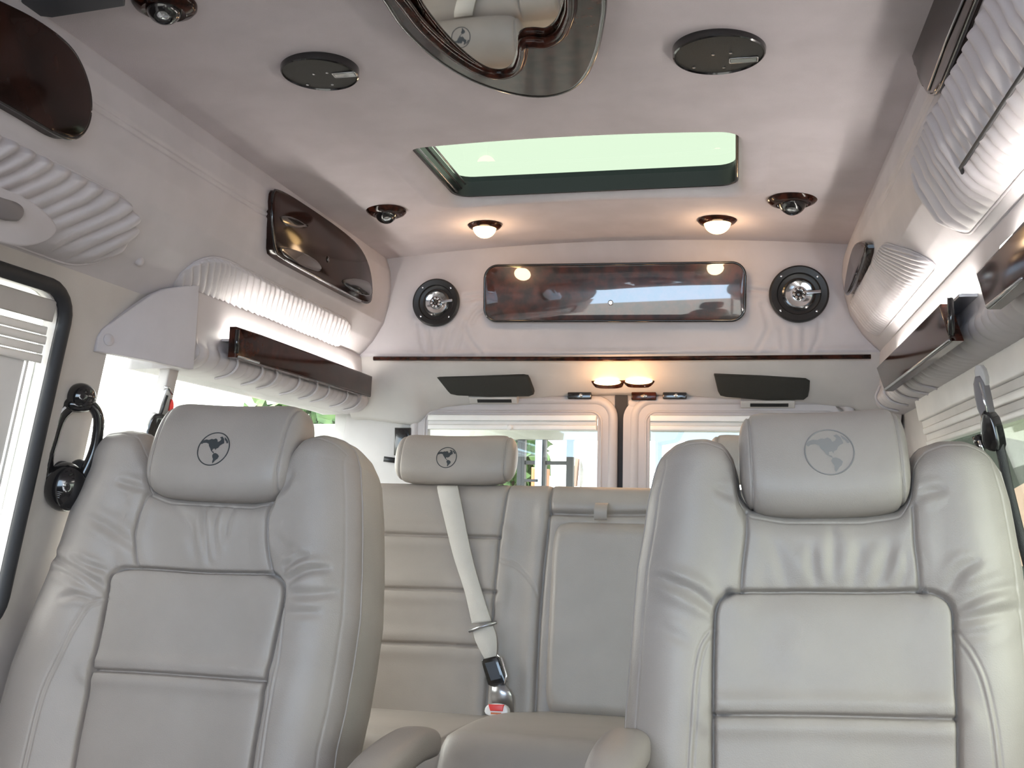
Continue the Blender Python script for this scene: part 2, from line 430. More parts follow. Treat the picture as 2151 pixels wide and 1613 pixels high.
# rear cabinet screen panel ---------------------------------------------------------
tilt = math.radians(7.0)
c0 = on(1292, 614, 1, YR-.03)
frP = Frame(c0, (1, 0, -.015), (0, -math.sin(tilt), math.cos(tilt)))
pan = empty('entertainment_cabinet', c0+np.array([0, .03, 0]), 'long glossy dark burl wood cabinet door between the two round rear wall speakers', 'cabinet')
q = [frP.hit(1017, 620), frP.hit(1567, 608), frP.hit(1290, 553), frP.hit(1290, 676)]
a0, a1, b1, b0 = q[0][0], q[1][0], q[2][1], q[3][1]
prism('door', frP, rrect(a0, a1, b0, b1, .045, 10), -.028, .006, WOODP, pan, bevel=.007, seg=4)
tube('edge_rim', [frP.p(a, b, .004) for a, b in rrect(a0+.003, a1-.003, b0+.003, b1-.003, .043, 10)], .0045, BLACKG, pan, closed=True, n=8)
k_ = frP.hit(1283, 636); lathe('lock', frP.p(k_[0], k_[1], .004), frP.n, [(.0085, 0), (.0085, .004), (.006, .007), (.0055, .003), (0, .003)], CHROME, pan, n=24)

# rear wall speakers ------------------------------------------------------------------
def wall_speaker(px, py, rpx, label, blue):
    c = on(px, py, 1, YR-.008); rr = rpx*(c[1])/F*1.0
    e = empty('round_speaker', c+np.array([0, .008, 0]), label, 'speaker', 'rear wall speakers')
    ax = np.array([0, -1, 0])
    lathe('rim', c, ax, [(rr*.98, -.004), (rr, .002), (rr*.99, .010), (rr*.93, .014), (rr*.74, .011), (rr*.70, .005), (rr*.60, .002), (0, .0)], BLACK, e, n=56)
    lathe('cone_ring', c, ax, [(rr*.56, 0), (rr*.56, .006), (rr*.50, .008), (rr*.46, .004), (0, .003)], BLACKG, e, n=48)
    lathe('woofer_cone', c, ax, [(rr*.48, .004), (rr*.44, .0075), (rr*.24, .003), (0, .003)], LENSM, e, n=40)
    lathe('tweeter', c, ax, [(rr*.22, .003), (rr*.22, .012), (rr*.16, .015), (rr*.08, .013), (0, .016)], BLACKG, e, n=32)
    for k in range(8):
        t = k*math.pi/4+.2; p = c+np.array([math.cos(t)*rr*.17, -.014, math.sin(t)*rr*.17])
        lathe('facet', p, ax, [(rr*.05, -.003), (rr*.05, .0015), (0, .003)], CHROME, e, n=10)
    prism('badge', Frame(c, (1, 0, .08), (0, 0, 1)), rrect(rr*.24, rr*.72, -rr*.055, rr*.055, .001, 2), .006, .016, SILVER, e, bevel=.001)
    for k in range(4):
        t = k*math.pi/2+.75; p = c+np.array([math.cos(t)*rr*.85, -.011, math.sin(t)*rr*.85])
        lathe('screw', p, ax, [(.0035, 0), (.0035, .002), (0, .0028)], CHROME, e, n=12)
wall_speaker(917, 636, 54, 'round black speaker with silver centre on the rear wall, left of the wood cabinet', 0)
wall_speaker(1678, 618, 60, 'round black speaker with silver centre on the rear wall, right of the wood cabinet', 1)

# ceiling round speakers ---------------------------------------------------------------
def ceil_speaker(px, py, rpx, bpx, label):
    c = on(px, py, 2, 1.87); c[2] = zc(c[0])-.001; rr = rpx*c[1]/F*1.005
    e = empty('ceiling_speaker', c, label, 'speaker', 'headliner speakers')
    ax = (0, 0, -1)
    lathe('rim', c, ax, [(rr, -.004), (rr, .004), (rr*.985, .011), (rr*.955, .013), (rr*.94, .009)], BLACKG, e, n=64)
    lathe('grille', c, ax, [(rr*.95, 0), (rr*.94, .0095), (rr*.6, .0115), (0, .012)], MESHB, e, n=64)
    b = on(bpx[0], bpx[1], 2, c[2]-.0125); fb = Frame(b, (1, .02, 0), (0, 1, 0))
    w = rr*.30; 
    tube('badge_frame', [fb.p(a, d) for a, d in rrect(-w, w, -.010, .010, .002, 2)], .0013, SILVER, e, closed=True, n=6)
    prism('badge', fb, rrect(-w+.002, w-.002, -.008, .008, .001, 2), -.001, .001, BLACKG, e)
    for a_, b_ in ((-.55, .5), (-.12, -.1), (.25, -.12), (.1, .6)):
        lathe('screw', c+np.array([a_*rr, b_*rr, -.011]), ax, [(.003, 0), (.003, .0022), (0, .003)], SILVER, e, n=10)
ceil_speaker(672, 150, 91, (724, 157), 'flat round black speaker grille in the headliner, left of the mirror console')
ceil_speaker(1510, 110, 99, (1562, 126), 'flat round black speaker grille in the headliner, right of the mirror console')

# eyeball air vents and lit lamps -----------------------------------------------------
def eyeball(px, py, rpx, label, dx=0):
    c = on(px, py, 2, 1.865); c[2] = zc(c[0]); rr = rpx*c[1]/F
    e = empty('eyeball_light', c, label, 'lamp', 'unlit eyeball lamps in the headliner')
    lathe('bezel', c, (0, 0, -1), [(rr, -.003), (rr*1.0, .003), (rr*.9, .010), (rr*.68, .016), (rr*.55, .014), (rr*.5, .004)], WOOD, e, n=48)
    s_ = rr*.56; ax = np.array([dx, -.35, -1.]); ax /= np.linalg.norm(ax)
    o_ = c+np.array([0, 0, -.006])
    lathe('eyeball', o_, ax, [(s_*math.cos(t), s_*math.sin(t)) for t in np.linspace(-.3, 1.05, 10)]+[(s_*.44, s_*.75), (0, s_*.68)], BLACKG, e, n=36)
    lathe('lens', o_+ax*s_*.69, ax, [(s_*.42, 0), (s_*.3, .002), (0, .003)], LENSM, e, n=24)
eyeball(811, 441, 46, 'small unlit eyeball lamp with dark wood bezel, left of the sunroof', .3)
eyeball(1665, 419, 51, 'small unlit eyeball lamp with dark wood bezel, right of the sunroof', -.1)
eyeball(345, 8, 78, 'larger eyeball lamp with dark wood bezel cut by the top left edge of the view', .2)
def litlamp(px, py, rpx, label):
    c = on(px, py, 2, 1.87); c[2] = zc(c[0]); rr = rpx*c[1]/F
    e = empty('ceiling_lamp', c, label, 'lamp', 'glowing ceiling lamps behind the sunroof')
    lathe('bezel', c, (0, 0, -1), [(rr, -.003), (rr, .003), (rr*.88, .010), (rr*.70, .013), (rr*.66, .004)], WOOD, e, n=48)
    lathe('lens', c, (0, 0, -1), [(rr*.68, .004)]+[(rr*.68*math.cos(t), .008+.034*math.sin(t)) for t in np.linspace(.1, 1.5, 9)]+[(0, .0425)], BULB, e, n=36)
    l = bpy.data.lights.new('lamp_glow', 'POINT'); l.energy = .5; l.color = (1, .66, .38); l.shadow_soft_size = .03
    o = bpy.data.objects.new('lamp_glow', l); COL.objects.link(o); o.location = Vector(c+np.array([0, -.0, -.075])); tag(o, label='warm glow of a ceiling lamp', cat='light')
litlamp(1018, 477, 38, 'glowing amber ceiling lamp behind the sunroof, the left of the lit pair')
litlamp(1507, 467, 41, 'glowing amber ceiling lamp behind the sunroof, the right of the lit pair')
# header dome lamps over the doors
def dome(px, py, label):
    c = on(px, py, 1, 3.36)
    e = empty('dome_lamp', c+np.array([0, .015, .0]), label, 'lamp', 'glowing lamps over the rear doors')
    prism('housing', Frame(c+np.array([0, 0, .004]), (1, 0, 0), (0, .35, 1)), catmull([(.054, 0), (.03, .013), (-.03, .013), (-.054, 0), (-.03, -.012), (.03, -.012)], 5, True), -.03, .002, WOOD, e, bevel=.003)
    P = []; n = 24
    for i in range(9):
        t = i/8*math.pi/2; r = math.cos(t)
        P.append([c+np.array([.045*r*math.cos(k*2*math.pi/n), -.003-.016*math.sin(t), .0105*r*math.sin(k*2*math.pi/n)]) for k in range(n)])
    grid('lens', P, BULB, e, closev=True)
    l = bpy.data.lights.new('lamp_glow', 'POINT'); l.energy = .5; l.color = (1, .55, .25); l.shadow_soft_size = .02
    o = bpy.data.objects.new('lamp_glow', l); COL.objects.link(o); o.location = Vector(c+np.array([0, -.10, -.03])); tag(o, label='warm glow of a lamp over the rear doors', cat='light')
dome(1276, 803, 'glowing oval lamp over the rear doors, left one of the touching pair')
dome(1342, 801, 'glowing oval lamp over the rear doors, right one of the touching pair')

# black speaker grilles in the header
def hgrille(px, label):
    fr = Frame((0, 3.345, 1.43), (1, 0, 0), (0, -.85, 1))
    e = empty('header_grille', fr.p(*fr.hit(*px[0])), label, 'grille', 'black grilles over the rear doors')
    pl = fr.hits(px)
    prism('grille', fr, pl, -.03, .013, MESHB, e, bevel=.004)
    xs = [p[0] for p in fr.hits(px)]; zs = [p[1] for p in fr.hits(px)]
    m_ = (min(xs)+max(xs))/2+.02
    fbox('vent_bezel', fr, m_-.085, m_+.085, min(zs)-.030, min(zs)-.003, -.03, .012, TRIM, e, bevel=.004)
    fbox('vent_slot', fr, m_-.055, m_+.065, min(zs)-.024, min(zs)-.011, .0, .0135, BLACK, e, bevel=.001)
hgrille([(919, 789), (925, 788), (1010, 787), (1100, 785), (1110, 787), (1114, 795), (1121, 818), (1122, 825), (1112, 829), (1030, 829), (962, 827), (948, 824), (942, 818)], 'black mesh grille over the left rear door with a slanted left end')
hgrille([(1500, 784), (1510, 784), (1600, 787), (1692, 792), (1701, 797), (1700, 815), (1697, 829), (1688, 836), (1610, 837), (1525, 830), (1513, 827), (1508, 818)], 'black mesh grille over the right rear door')

# mirror console on the headliner -----------------------------------------------------
def console():
    zb = 1.845
    fr = Frame((0, 0, zb), (1, 0, 0), (0, 1, 0), flip=-1)
    out = [(700, -170), (762, -60), (808, 0), (845, 55), (900, 110), (960, 152), (1020, 180), (1085, 198), (1140, 203), (1190, 192), (1225, 165), (1250, 115), (1264, 50), (1268, 0), (1262, -80), (1240, -160), (1100, -230), (850, -230)]
    inn = [(740, -150), (800, -60), (848, 0), (885, 48), (935, 95), (985, 130), (1025, 148), (1060, 150), (1085, 138), (1096, 112), (1100, 88), (1118, 84), (1150, 84), (1178, 66), (1195, 30), (1200, 0), (1195, -80), (1175, -140), (1060, -190), (860, -190)]
    e = empty('mirror_console', fr.p(*fr.hit(1040, 60)), 'glossy dark burl wood overhead console framing a mirror at the top centre of the headliner', 'console')
    O = catmull(fr.hits(out), 5, True); I = catmull(fr.hits(inn), 5, True)
    plate('wood_surround', fr, O, [I], -.035, .0, WOOD, e)
    rim = [fr.p(a, b, .004) for a, b in I]; tube('mirror_rim', rim, .011, WOOD, e, closed=True, n=12)
    tube('outer_edge', [fr.p(a, b, -.004) for a, b in O], .006, BLACKG, e, closed=True, n=10)
    # mirror tipped toward the rear seats
    A = fr.p(*fr.hit(955, 22), -.012); r = ray(955, 22); r /= np.linalg.norm(r)
    tgt = np.array([-.36, 2.62, 1.12])-A; tgt /= np.linalg.norm(tgt); n_ = tgt-r; n_ /= np.linalg.norm(n_)
    n_ = n_*.5+np.array([0, 0, -1])*.5 if False else n_
    v_ = np.cross(n_, (1, 0, 0)); 
    fm = Frame(A, (1, 0, 0) - n_*n_[0], v_)
    if fm.n@n_ < 0: fm.n = -fm.n
    I2 = []
    for a, b in I:
        w = fr.p(a, b, 0); d = w-A; I2.append((d@fm.u*1.02, d@fm.v*1.02))
    prism('mirror', fm, I2, -.004, 0, MIRROR, e)
    print('MIRRORN', n_)
console()
# dark grey flat slab set just under the headliner, front left
dk = Frame((0, 0, 1.840), (1, 0, 0), (0, 1, 0), flip=-1)
o = prism('dark_slab', dk, dk.hits([(60, -80), (40, 30), (110, 38), (262, 14), (258, -80)]), -.03, 0, DKGREY, None, bevel=.003)
tag(o, 'dark grey flat slab at the top left corner of the headliner', 'panel')

# glossy cabinet doors on the soffits --------------------------------------------------
def sofpanel(side, x, pts, label, handle=None, m=SMOKE, name='overhead_cabinet', sm=3):
    fr = Frame((x, 0, 0), (0, 1, 0), (0, 0, 1), flip=(1 if side < 0 else -1))
    # left: u x v = +x (toward the room)
    poly = fr.hits(pts); poly = smoothpoly(poly, sm) if sm else catmull(poly, 6, True)
    c = np.mean(poly, 0)
    e = empty(name, fr.p(c[0], c[1], -.02), label, 'cabinet')
    prism('door', fr, poly, -.05, .008, m, e, bevel=.006, seg=3)
    tube('edge_rim', [fr.p(a, b, .003) for a, b in poly], .0035, BLACKG, e, closed=True, n=8)
    if handle:
        h = fr.hit(*handle); lathe('lock', fr.p(h[0], h[1], .006), fr.n, [(.009, 0), (.009, .004), (.006, .006), (0, .005)], BLACKG, e, n=20)
    return fr, e
sofpanel(-1, -.748, [(-190, -120), (-60, -20), (0, 8), (70, 42), (140, 92), (170, 140), (188, 200), (186, 255), (165, 290), (130, 292), (70, 255), (0, 215), (-100, 160), (-200, 100)], 'large glossy dark wood overhead cabinet door at the top left corner')
fr_, e_ = sofpanel(-1, -.748, [(566, 398), (590, 402), (650, 440), (715, 485), (755, 520), (775, 565), (780, 615), (775, 638), (755, 634), (680, 592), (590, 543), (572, 525)], 'glossy dark wood overhead cabinet door on the left soffit, left of the rear wall speaker', handle=(683, 545), sm=2)
for pts in ([(582, 428+30), (612, 470), (640, 478), (632, 472-2), (600, 455)],):
    pass
prism('recess_trim', fr_, catmull(fr_.hits([(582, 520), (620, 528), (655, 545), (668, 562), (660, 570), (630, 560), (590, 536)]), 4, True), .004, .012, BLACKG, e_, bevel=.003)
prism('recess_trim', fr_, catmull(fr_.hits([(715, 588), (745, 585), (770, 595), (772, 620), (750, 618), (722, 602)]), 4, True), .004, .012, BLACKG, e_, bevel=.003)
prism('recess_trim', fr_, catmull(fr_.hits([(583, 455), (605, 455), (632, 470), (640, 476), (610, 478), (590, 470)]), 4, True), .004, .011, BLACKG, e_, bevel=.003)
tube('silver_strip', [fr_.p(*fr_.hit(x, y), .010) for x, y in [(592, 546), (680, 594), (752, 632)]], .0022, SILVER, e_, n=6)
fr_, e_ = sofpanel(1, .738, [(1905, -90), (1908, 0), (1913, 60), (1930, 135), (1947, 180), (1962, 196), (1976, 190), (2000, 140), (2065, -20), (2100, -90)], 'glossy dark overhead cabinet door with a thin gold line at the top right', sm=0)
tube('gold_line', [fr_.p(*fr_.hit(x, y), .010) for x, y in [(2043, -10), (2000, 90), (1963, 188)]], .0022, SILVER, e_, n=6)
sofpanel(1, .738, [(1793, 520), (1812, 507), (1828, 512), (1812, 560), (1796, 605), (1782, 622), (1777, 608)], 'narrow glossy dark cabinet door with silver trim in the right rear corner', sm=2)

def mirrorx(side): return 1 if side < 0 else -1
def wallframe(side):
    s = mirrorx(side)
    return Frame((s*-.91, 0, 1.42), (0, 1, 0), (s*.17, 0, 1), flip=(1 if side < 0 else -1))
fL = wallframe(-1); fR = wallframe(1)
# ================================================================ lit shelves (side boxes) 
PROF = [(-1.02, 1.522), (-.90, 1.522), (-.862, 1.518), (-.846, 1.506), (-.842, 1.49), (-.842, 1.42), (-.842, 1.385), (-.836, 1.37), (-.834, 1.356), (-.842, 1.341), (-.862, 1.328), (-.90, 1.321), (-1.02, 1.318)]
def sidebox(side, y0, y1, label, dens, seed, bigpleat=None):
    pr = catmull(PROF, 6); ys = np.linspace(y0, y1, 620); P = []
    for y in ys:
        row = []
        # follow the corner at the rear
        k = max(0, (y-3.2)/.28); off = -.03*k*k
        for x, z in pr:
            low = max(0, min(1, (1.395-z)/.02))*(1 if x > -.93 else 0)
            h = low*(.010*(np.abs(math.sin(math.pi*(y*dens*.5+.8*float(vnoise(y*9, seed)))))**.6)-.005)
            if bigpleat and bigpleat[0] < y < bigpleat[1]:
                w = max(0, min(1, (1.50-z)/.03, (y-bigpleat[0])/.03, (bigpleat[1]-y)/.03))*(1 if x > -.9 else 0)
                h += w*.014*abs(math.sin(math.pi*(y*34+.35*math.sin((1.5-z)*26))))
            if z > 1.30 and x > -.9: h += 0
            row.append(((x+h+off)*(-side), y, z))
        P.append(row)
    e = empty('lit_shelf', ((-side)*-.95, y0, 1.31), label, 'shelf')
    o = grid('padded_shelf', P, VINYL, e, closev=True, caps=True)
    # lashing bands around the lower roll
    return e
lb = sidebox(-1*-1*1 if False else 1*1, 2.185, 3.47, 'grey padded shelf box with a gathered roll below it, above the left rear window', 44, 3) if False else None

def sidebox2(side, y0, y1, label, dens, seed, big=None, bands=()):
    s = mirrorx(side); pr = catmull(PROF, 6); ys = np.linspace(y0, y1, 620)
    e = empty('padded_shelf', (s*-.93, (y0+y1)/2, 1.31), label, 'shelf'); P = []
    for y in ys:
        k = max(0, (y-3.2)/.28); off = -.03*k*k; row = []
        for x, z in pr:
            low = max(0, min(1, (1.392-z)/.02))*(1 if x > -.93 else 0)
            h = low*(.0075*(abs(math.sin(math.pi*(y*dens*.5+.8*float(vnoise(y*9, seed)))))**.6)-.004)
            if big and big[0] < y < big[1]:
                w = max(0, min(1, (1.47-z)/.05, (y-big[0])/.03, (big[1]-y)/.03))*(1 if x > -.9 else 0)
                h += w*.018*abs(math.sin(math.pi*(y*24+.5*math.sin((1.5-z)*20))))
            row.append((s*(x+h+off), y, z))
        P.append(row)
    grid('body', P, VINYL, e, closev=True, caps=True)
    for yb in bands:
        tube('gather_band', [(s*(x+.009), yb+.02*math.sin((1.39-z)*20), z) for x, z in catmull([(-.845, 1.392), (-.836, 1.37), (-.834, 1.356), (-.842, 1.341), (-.862, 1.326), (-.90, 1.317)], 4)], .0035, VINYL, e, n=8)
    return e
bands = [2.36+.125*i+.02*math.sin(i*2.2) for i in range(8)]
lb = sidebox2(-1, 2.19, 3.45, 'grey padded shelf with a gathered lower roll, above the left rear window', 44, 3, bands=bands)
rb = sidebox2(1, .9, 3.45, 'long grey padded shelf with large gathered folds, above the right side window', 40, 7, big=(2.13, 2.55), bands=[2.62, 2.74, 2.88, 3.05, 3.22])
# end panel of the left shelf, facing forward
P2 = fL.p(*fL.hit(203, 712)); P1 = np.array([-.838, 2.178, 1.4])
fe = Frame(P1, (P1[0]-P2[0], P1[1]-P2[1], 0), (0, 0, 1))
print('endpanel', P2)
if fe.n[1] > 0: fe.n = -fe.n
ep = fe.hits([(416, 598), (380, 601), (345, 606), (318, 618), (285, 640), (240, 672), (212, 692), (202, 708), (199, 738), (235, 744), (320, 760), (395, 777), (404, 776), (410, 700)])
prism('end_panel', fe, ep, -.012, .006, VINYL, lb, bevel=.004)
b_ = fe.hit(224, 714); lathe('snap_button', fe.p(b_[0], b_[1], .006), fe.n, [(.013, -.002), (.013, .002), (.010, .005), (0, .0065)], VINYL, lb, n=28)
# stitches down the corner
fe2 = Frame((-.836, 2.17, 0), (0, 1, 0), (0, 0, 1))
for k in range(30):
    z = 1.345+k*.0055; tube('stitch', [(-.853, 2.166, z), (-.8535, 2.166, z+.003)], .0011, THREAD, lb, n=5)

# wood light valances: dark wood panel standing off the shelf, tube hidden behind it
def valance(side, x, pts, y0, y1, ztube, label, extra=None, dark=True):
    fr = Frame((x, 0, 0), (0, 1, 0), (0, 0, 1), flip=(1 if side < 0 else -1))
    poly = fr.hits(pts); c = np.mean(poly, 0)
    poly = [(a, b) for a, b in poly]
    e = empty('light_valance', fr.p(c[0], c[1], -.01), label, 'light fixture', 'dark wood light valances')
    prism('wood_front', fr, poly, -.012, .010, WOOD, e, bevel=.005)
    zs = [p[1] for p in poly]; ysb = [p[0] for p in poly]
    bl = sorted(poly, key=lambda p: p[1])[:2]; bl.sort()
    tube('silver_strip', [fr.p(bl[0][0]+.01, bl[0][1]+.003, .0105), fr.p(bl[1][0]-.01, bl[1][1]+.003, .0105)], .0028, SILVER, e, n=8)
    tube('end_cap', [fr.p(min(ysb)+.004, min(zs)+.01, .008), fr.p(min(ysb)+.004, max(zs)-.008, .008)], .006, BLACKG, e, n=8)
    # bracket tray and tube
    s = mirrorx(side)
    y0, y1 = min(ysb)+.02, max(ysb)-.03
    box('tray', (min(-.845*s, x-.01*s), y0, ztube-.022), (max(-.845*s, x-.01*s), y1, ztube-.016), SILVER, e)
    tube('light_tube', [(s*-.822, y0+.02, ztube), (s*-.822, y1-.02, ztube)], .006, TUBE, e, n=10)
    return fr, e
PX = -.800
valance(-1, PX, [(492, 686), (540, 703), (660, 747), (777, 790), (774, 834), (655, 799), (540, 765), (488, 750)], 2.36, 3.18, 1.425, 'dark wood light valance on the left padded shelf, glowing along its top edge')
valance(1, .800, [(1984, 638), (2010, 716), (1866, 822), (1848, 772)], 2.42, 3.25, 1.432, 'glowing dark wood light valance on the right padded shelf, nearer the rear doors')
valance(1, .800, [(2062, 572), (2170, 462), (2320, 310), (2300, 480), (2170, 585), (2085, 650)], 1.2, 2.02, 1.432, 'glowing dark wood light valance on the right padded shelf, cut by the right edge')

# ================================================================ side walls
def hl(x, y): return fL.hit(x, y)
def hr(x, y): return fR.hit(x, y)
# left: door window and rear window openings
A_edge = [(-400, 520), (-150, 536), (0, 591), (60, 601), (98, 616), (118, 634), (122, 660), (107, 722), (63, 897), (2, 1140), (-75, 1450), (-200, 1470), (-420, 1300)]
hA = [hl(*p) for p in A_edge]
hA = rrect(-.15, max(p[0] for p in hA)-.0, .75-1.42, max(p[1] for p in hA), .06)
pB = [hl(x, y) for x, y in [(237, 742), (205, 810), (185, 870), (160, 1040), (140, 1130)]]
yB0 = np.mean([p[0] for p in pB]); yB1 = hl(742, 900)[0]
print('wall', yB0, yB1, [p for p in pB], hA[0])
hB = rrect(yB0, yB1, -.66, -.045, .018)
wl = struct(plate('wall_left', fL, [(-.95, -1.44), (3.56, -1.44), (3.56, .14), (-.95, .14)], [hA, hB], 0, -.03, WALLM))
hC = rrect(.6, 3.02, -.66, -.13, .05)
hD = rrect(-.7, -.1, -.6, -.05, .06)
wr = struct(plate('wall_right', fR, [(-.95, -1.44), (3.56, -1.44), (3.56, .14), (-.95, .14)], [hC, rrect(-.88, .1, -.62, -.03, .05)], 0, -.03, WALLM))
# front bulkhead below the windscreen, behind the camera
struct(box('wall_front', (-1.1, -1.0, 0), (1.1, -.95, .85), DKGREY))
# black rubber seal of the side door opening
seal = tube('trim_9', [fL.p(a, b, .006) for a, b in rrect(min(p[0] for p in hA)-.012, max(p[0] for p in hA)+.014, min(p[1] for p in hA)-.01, max(p[1] for p in hA)+.014, .065)], .015, RUBBER, None, closed=True, n=12, up=(1, 0, 0))
struct(seal)
def pane(name, fr, hole, c, m, k):
    o = prism(name, fr, hole, c-.004, c, m); return struct(o)
pane('window_1', fL, hA, -.024, GLASS, 0); pane('window_2', fL, hB, -.024, GLASS, 0); pane('window_3', fR, hC, -.024, GLASSR, 0)
# pleated shade of the side door window, headrail + stack + drawn sheet
A1 = max(p[0] for p in hA); AT = max(p[1] for p in hA)
sh = empty('pleated_blind', fL.p(A1-.4, AT-.05, -.01), 'pale pleated window shade in the side door window at the left edge', 'blind')
fbox('headrail', fL, -.1, A1-.012, AT-.055, AT-.012, -.014, .002, TRIM, sh, .003)
for k in range(4): fbox('folded_pleat', fL, -.1, A1-.016, AT-.083-.019*k, AT-.066-.019*k, -.014, -.002+.003*(k % 2), WHITEP, sh, .004)
fbox('shade_sheet', fL, -.1, A1-.055, -.67, AT-.14, -.012, -.009, BLIND, sh)
fbox('guide_strip', fL, A1-.052, A1-.045, -.67, AT-.13, -.012, -.006, WHITEP, sh)
# pillar seam on the left between the two windows
# header rail above the left rear window
rlw = fbox('window_headrail', fL, yB0+.02, yB1-.01, -.068, -.048, -.018, -.004, WHITEP, None, .004); tag(rlw, 'thin white shade headrail along the top of the left rear window', 'blind')
# belt post across the left rear window
pc = hl(360, 780)[0]
post = fbox('window_post', fL, pc-.022, pc+.022, -.67, -.04, -.018, .008, WALLM, None, .006); tag(post, 'narrow grey post dividing the left rear window', 'post')

# shades of the right window
T = -.13
rs = empty('pleated_blind', fR.p(2.0, T, 0), 'white pleated shade folded up at the top of the right side window', 'blind')
fbox('headrail', fR, .62, 3.0, T-.022, T+.045, -.008, .030, WHITEP, rs, .006)
fbox('folded_pleat', fR, .62, 3.0, T-.042, T-.022, -.008, .022, BLIND, rs, .003)
fbox('folded_pleat', fR, .62, 3.0, T-.060, T-.042, -.008, .024, WHITEP, rs, .004)
fbox('folded_pleat', fR, .62, 3.0, T-.078, T-.060, -.008, .018, BLIND, rs, .003)
fbox('bottom_rail', fR, .62, 3.0, T-.092, T-.078, -.008, .022, WHITEP, rs, .004)

# ================================================================ rear doors
YD = 3.45; fD = Frame((0, YD, 0), (1, 0, 0), (0, 0, 1))
def door(px_out, winpx, k, label):
    X0, X1, Zt = px_out
    e = empty('door_%d' % k, (X0, YD, .1), None, None); e['kind'] = 'structure'
    w0, w1, wt = winpx
    oc = rrect(X0, X1, .12, Zt, .07, 8)
    hole = rrect(w0, w1, .75, wt, .015, 3)
    plate('door_panel', fD, oc, [hole], 0, .03, DOORM, e)
    # moulded raised ridge around the window
    for d, r, c in ((.012, .004, .030), (.050, .017, .020)):
        tube('moulding', [fD.p(a, b, c) for a, b in rrect(w0-d, w1+d, .70, wt+d, .03+d*.6, 8)], r, DOORM, e, closed=True, n=10, up=(0, 1, 0))
    prism('glass', fD, hole, .004, .008, GLASS, e)
    # folded shade
    fbox('shade_headrail', fD, w0+.003, w1-.003, wt-.022, wt-.002, .012, .050, WHITEP, e, .004)
    fbox('shade_pleats', fD, w0+.003, w1-.003, wt-.036, wt-.022, .012, .042, BLIND, e, .003)
    fbox('shade_bottom_rail', fD, w0+.003, w1-.003, wt-.052, wt-.036, .012, .046, WHITEP, e, .004)
    return e
def xz(px, py): return fD.hit(px, py)
lx0 = xz(882, 900)[0]; lx1 = xz(1297, 900)[0]; lzt = xz(1200, 838)[1]
w0, wt = xz(905, 872); w1 = xz(1258, 874)[0]
d1 = door((lx0, lx1, lzt), (w0, w1, wt), 1, '')
rx0 = xz(1311, 900)[0]; rw0 = xz(1366, 874)[0]; rw1 = rw0+(w1-w0)
d2 = door((rx0, rx0+(lx1-lx0), lzt), (rw0, rw1, wt), 2, '')
kn = xz(1078, 900); lathe('shade_knob', fD.p(kn[0], kn[1], .05), (0, -1, 0), [(.010, -.006), (.010, .003), (.006, .008), (0, .009)], WHITEP, d1, n=20)
for px_, py_ in ((1257, 841),): 
    a = xz(px_, py_); lathe('screw', fD.p(a[0], a[1], .03), (0, -1, 0), [(.004, -.002), (.004, .002), (0, .003)], SILVER, d1, n=12)
for px_, py_ in ((1333, 904),):
    a = xz(px_, py_); lathe('screw', fD.p(a[0], a[1], .03), (0, -1, 0), [(.004, -.002), (.004, .002), (0, .003)], SILVER, d2, n=12)
a = xz(1330, 848); lathe('cap', fD.p(a[0], a[1], .03), (0, -1, 0), [(.012, -.002), (.012, .0008), (.010, .0015), (0, .0015)], DOORM, d2, n=24)
# dark seal gap between and around the doors
struct(box('trim_6', (-1.0, YD+.012, .1), (lx0+.02, YD+.05, 1.36), WALLM))
struct(tube('trim_10', [(lx0-.008, YD-.005, .5), (lx0-.008, YD-.005, lzt-.02)], .012, RUBBER)); struct(box('trim_7', (rx0+(lx1-lx0)-.02, YD+.012, .1), (1.0, YD+.05, 1.36), WALLM))
gp = box('door_gap_seal', (lx1-.01, YD+.004, .1), (rx0+.01, YD+.05, 1.40), RUBBER); tag(gp, 'black rubber seal standing between the two rear doors', 'seal')
struct(box('trim_8', (-1.0, YD+.012, lzt-.02), (1.0, YD+.05, 1.55), WALLM))
struct(box('wall_rear_lower', (-1.0, YD+.05, 0), (1.0, YD+.09, .76), WALLM))
# latches at the door tops
for (x0_, y0_, x1_, y1_), lab in (((1192, 826, 1242, 838), 'black latch on top of the left rear door'), ((1392, 826, 1442, 838), 'black latch on top of the right rear door'), ((1326, 826, 1378, 840), 'brownish metal catch on the right rear door beside the centre gap')):
    a = on(x0_, y1_, 1, 3.40); b = on(x1_, y0_, 1, 3.40)
    e = empty('door_latch', ((a+b)/2+np.array([0, .03, 0])), lab, 'latch', None)
    box('body', (a[0], 3.40, a[2]), (b[0], 3.45, b[2]+.004), BLACKG if 'black' in lab else WOOD, e, .003)
    lathe('bolt', ((a[0]+b[0])/2+.005, 3.40, (a[2]+b[2])/2+.002), (0, -1, 0), [(.006, 0), (.006, .005), (0, .008)], CHROME, e, n=14)

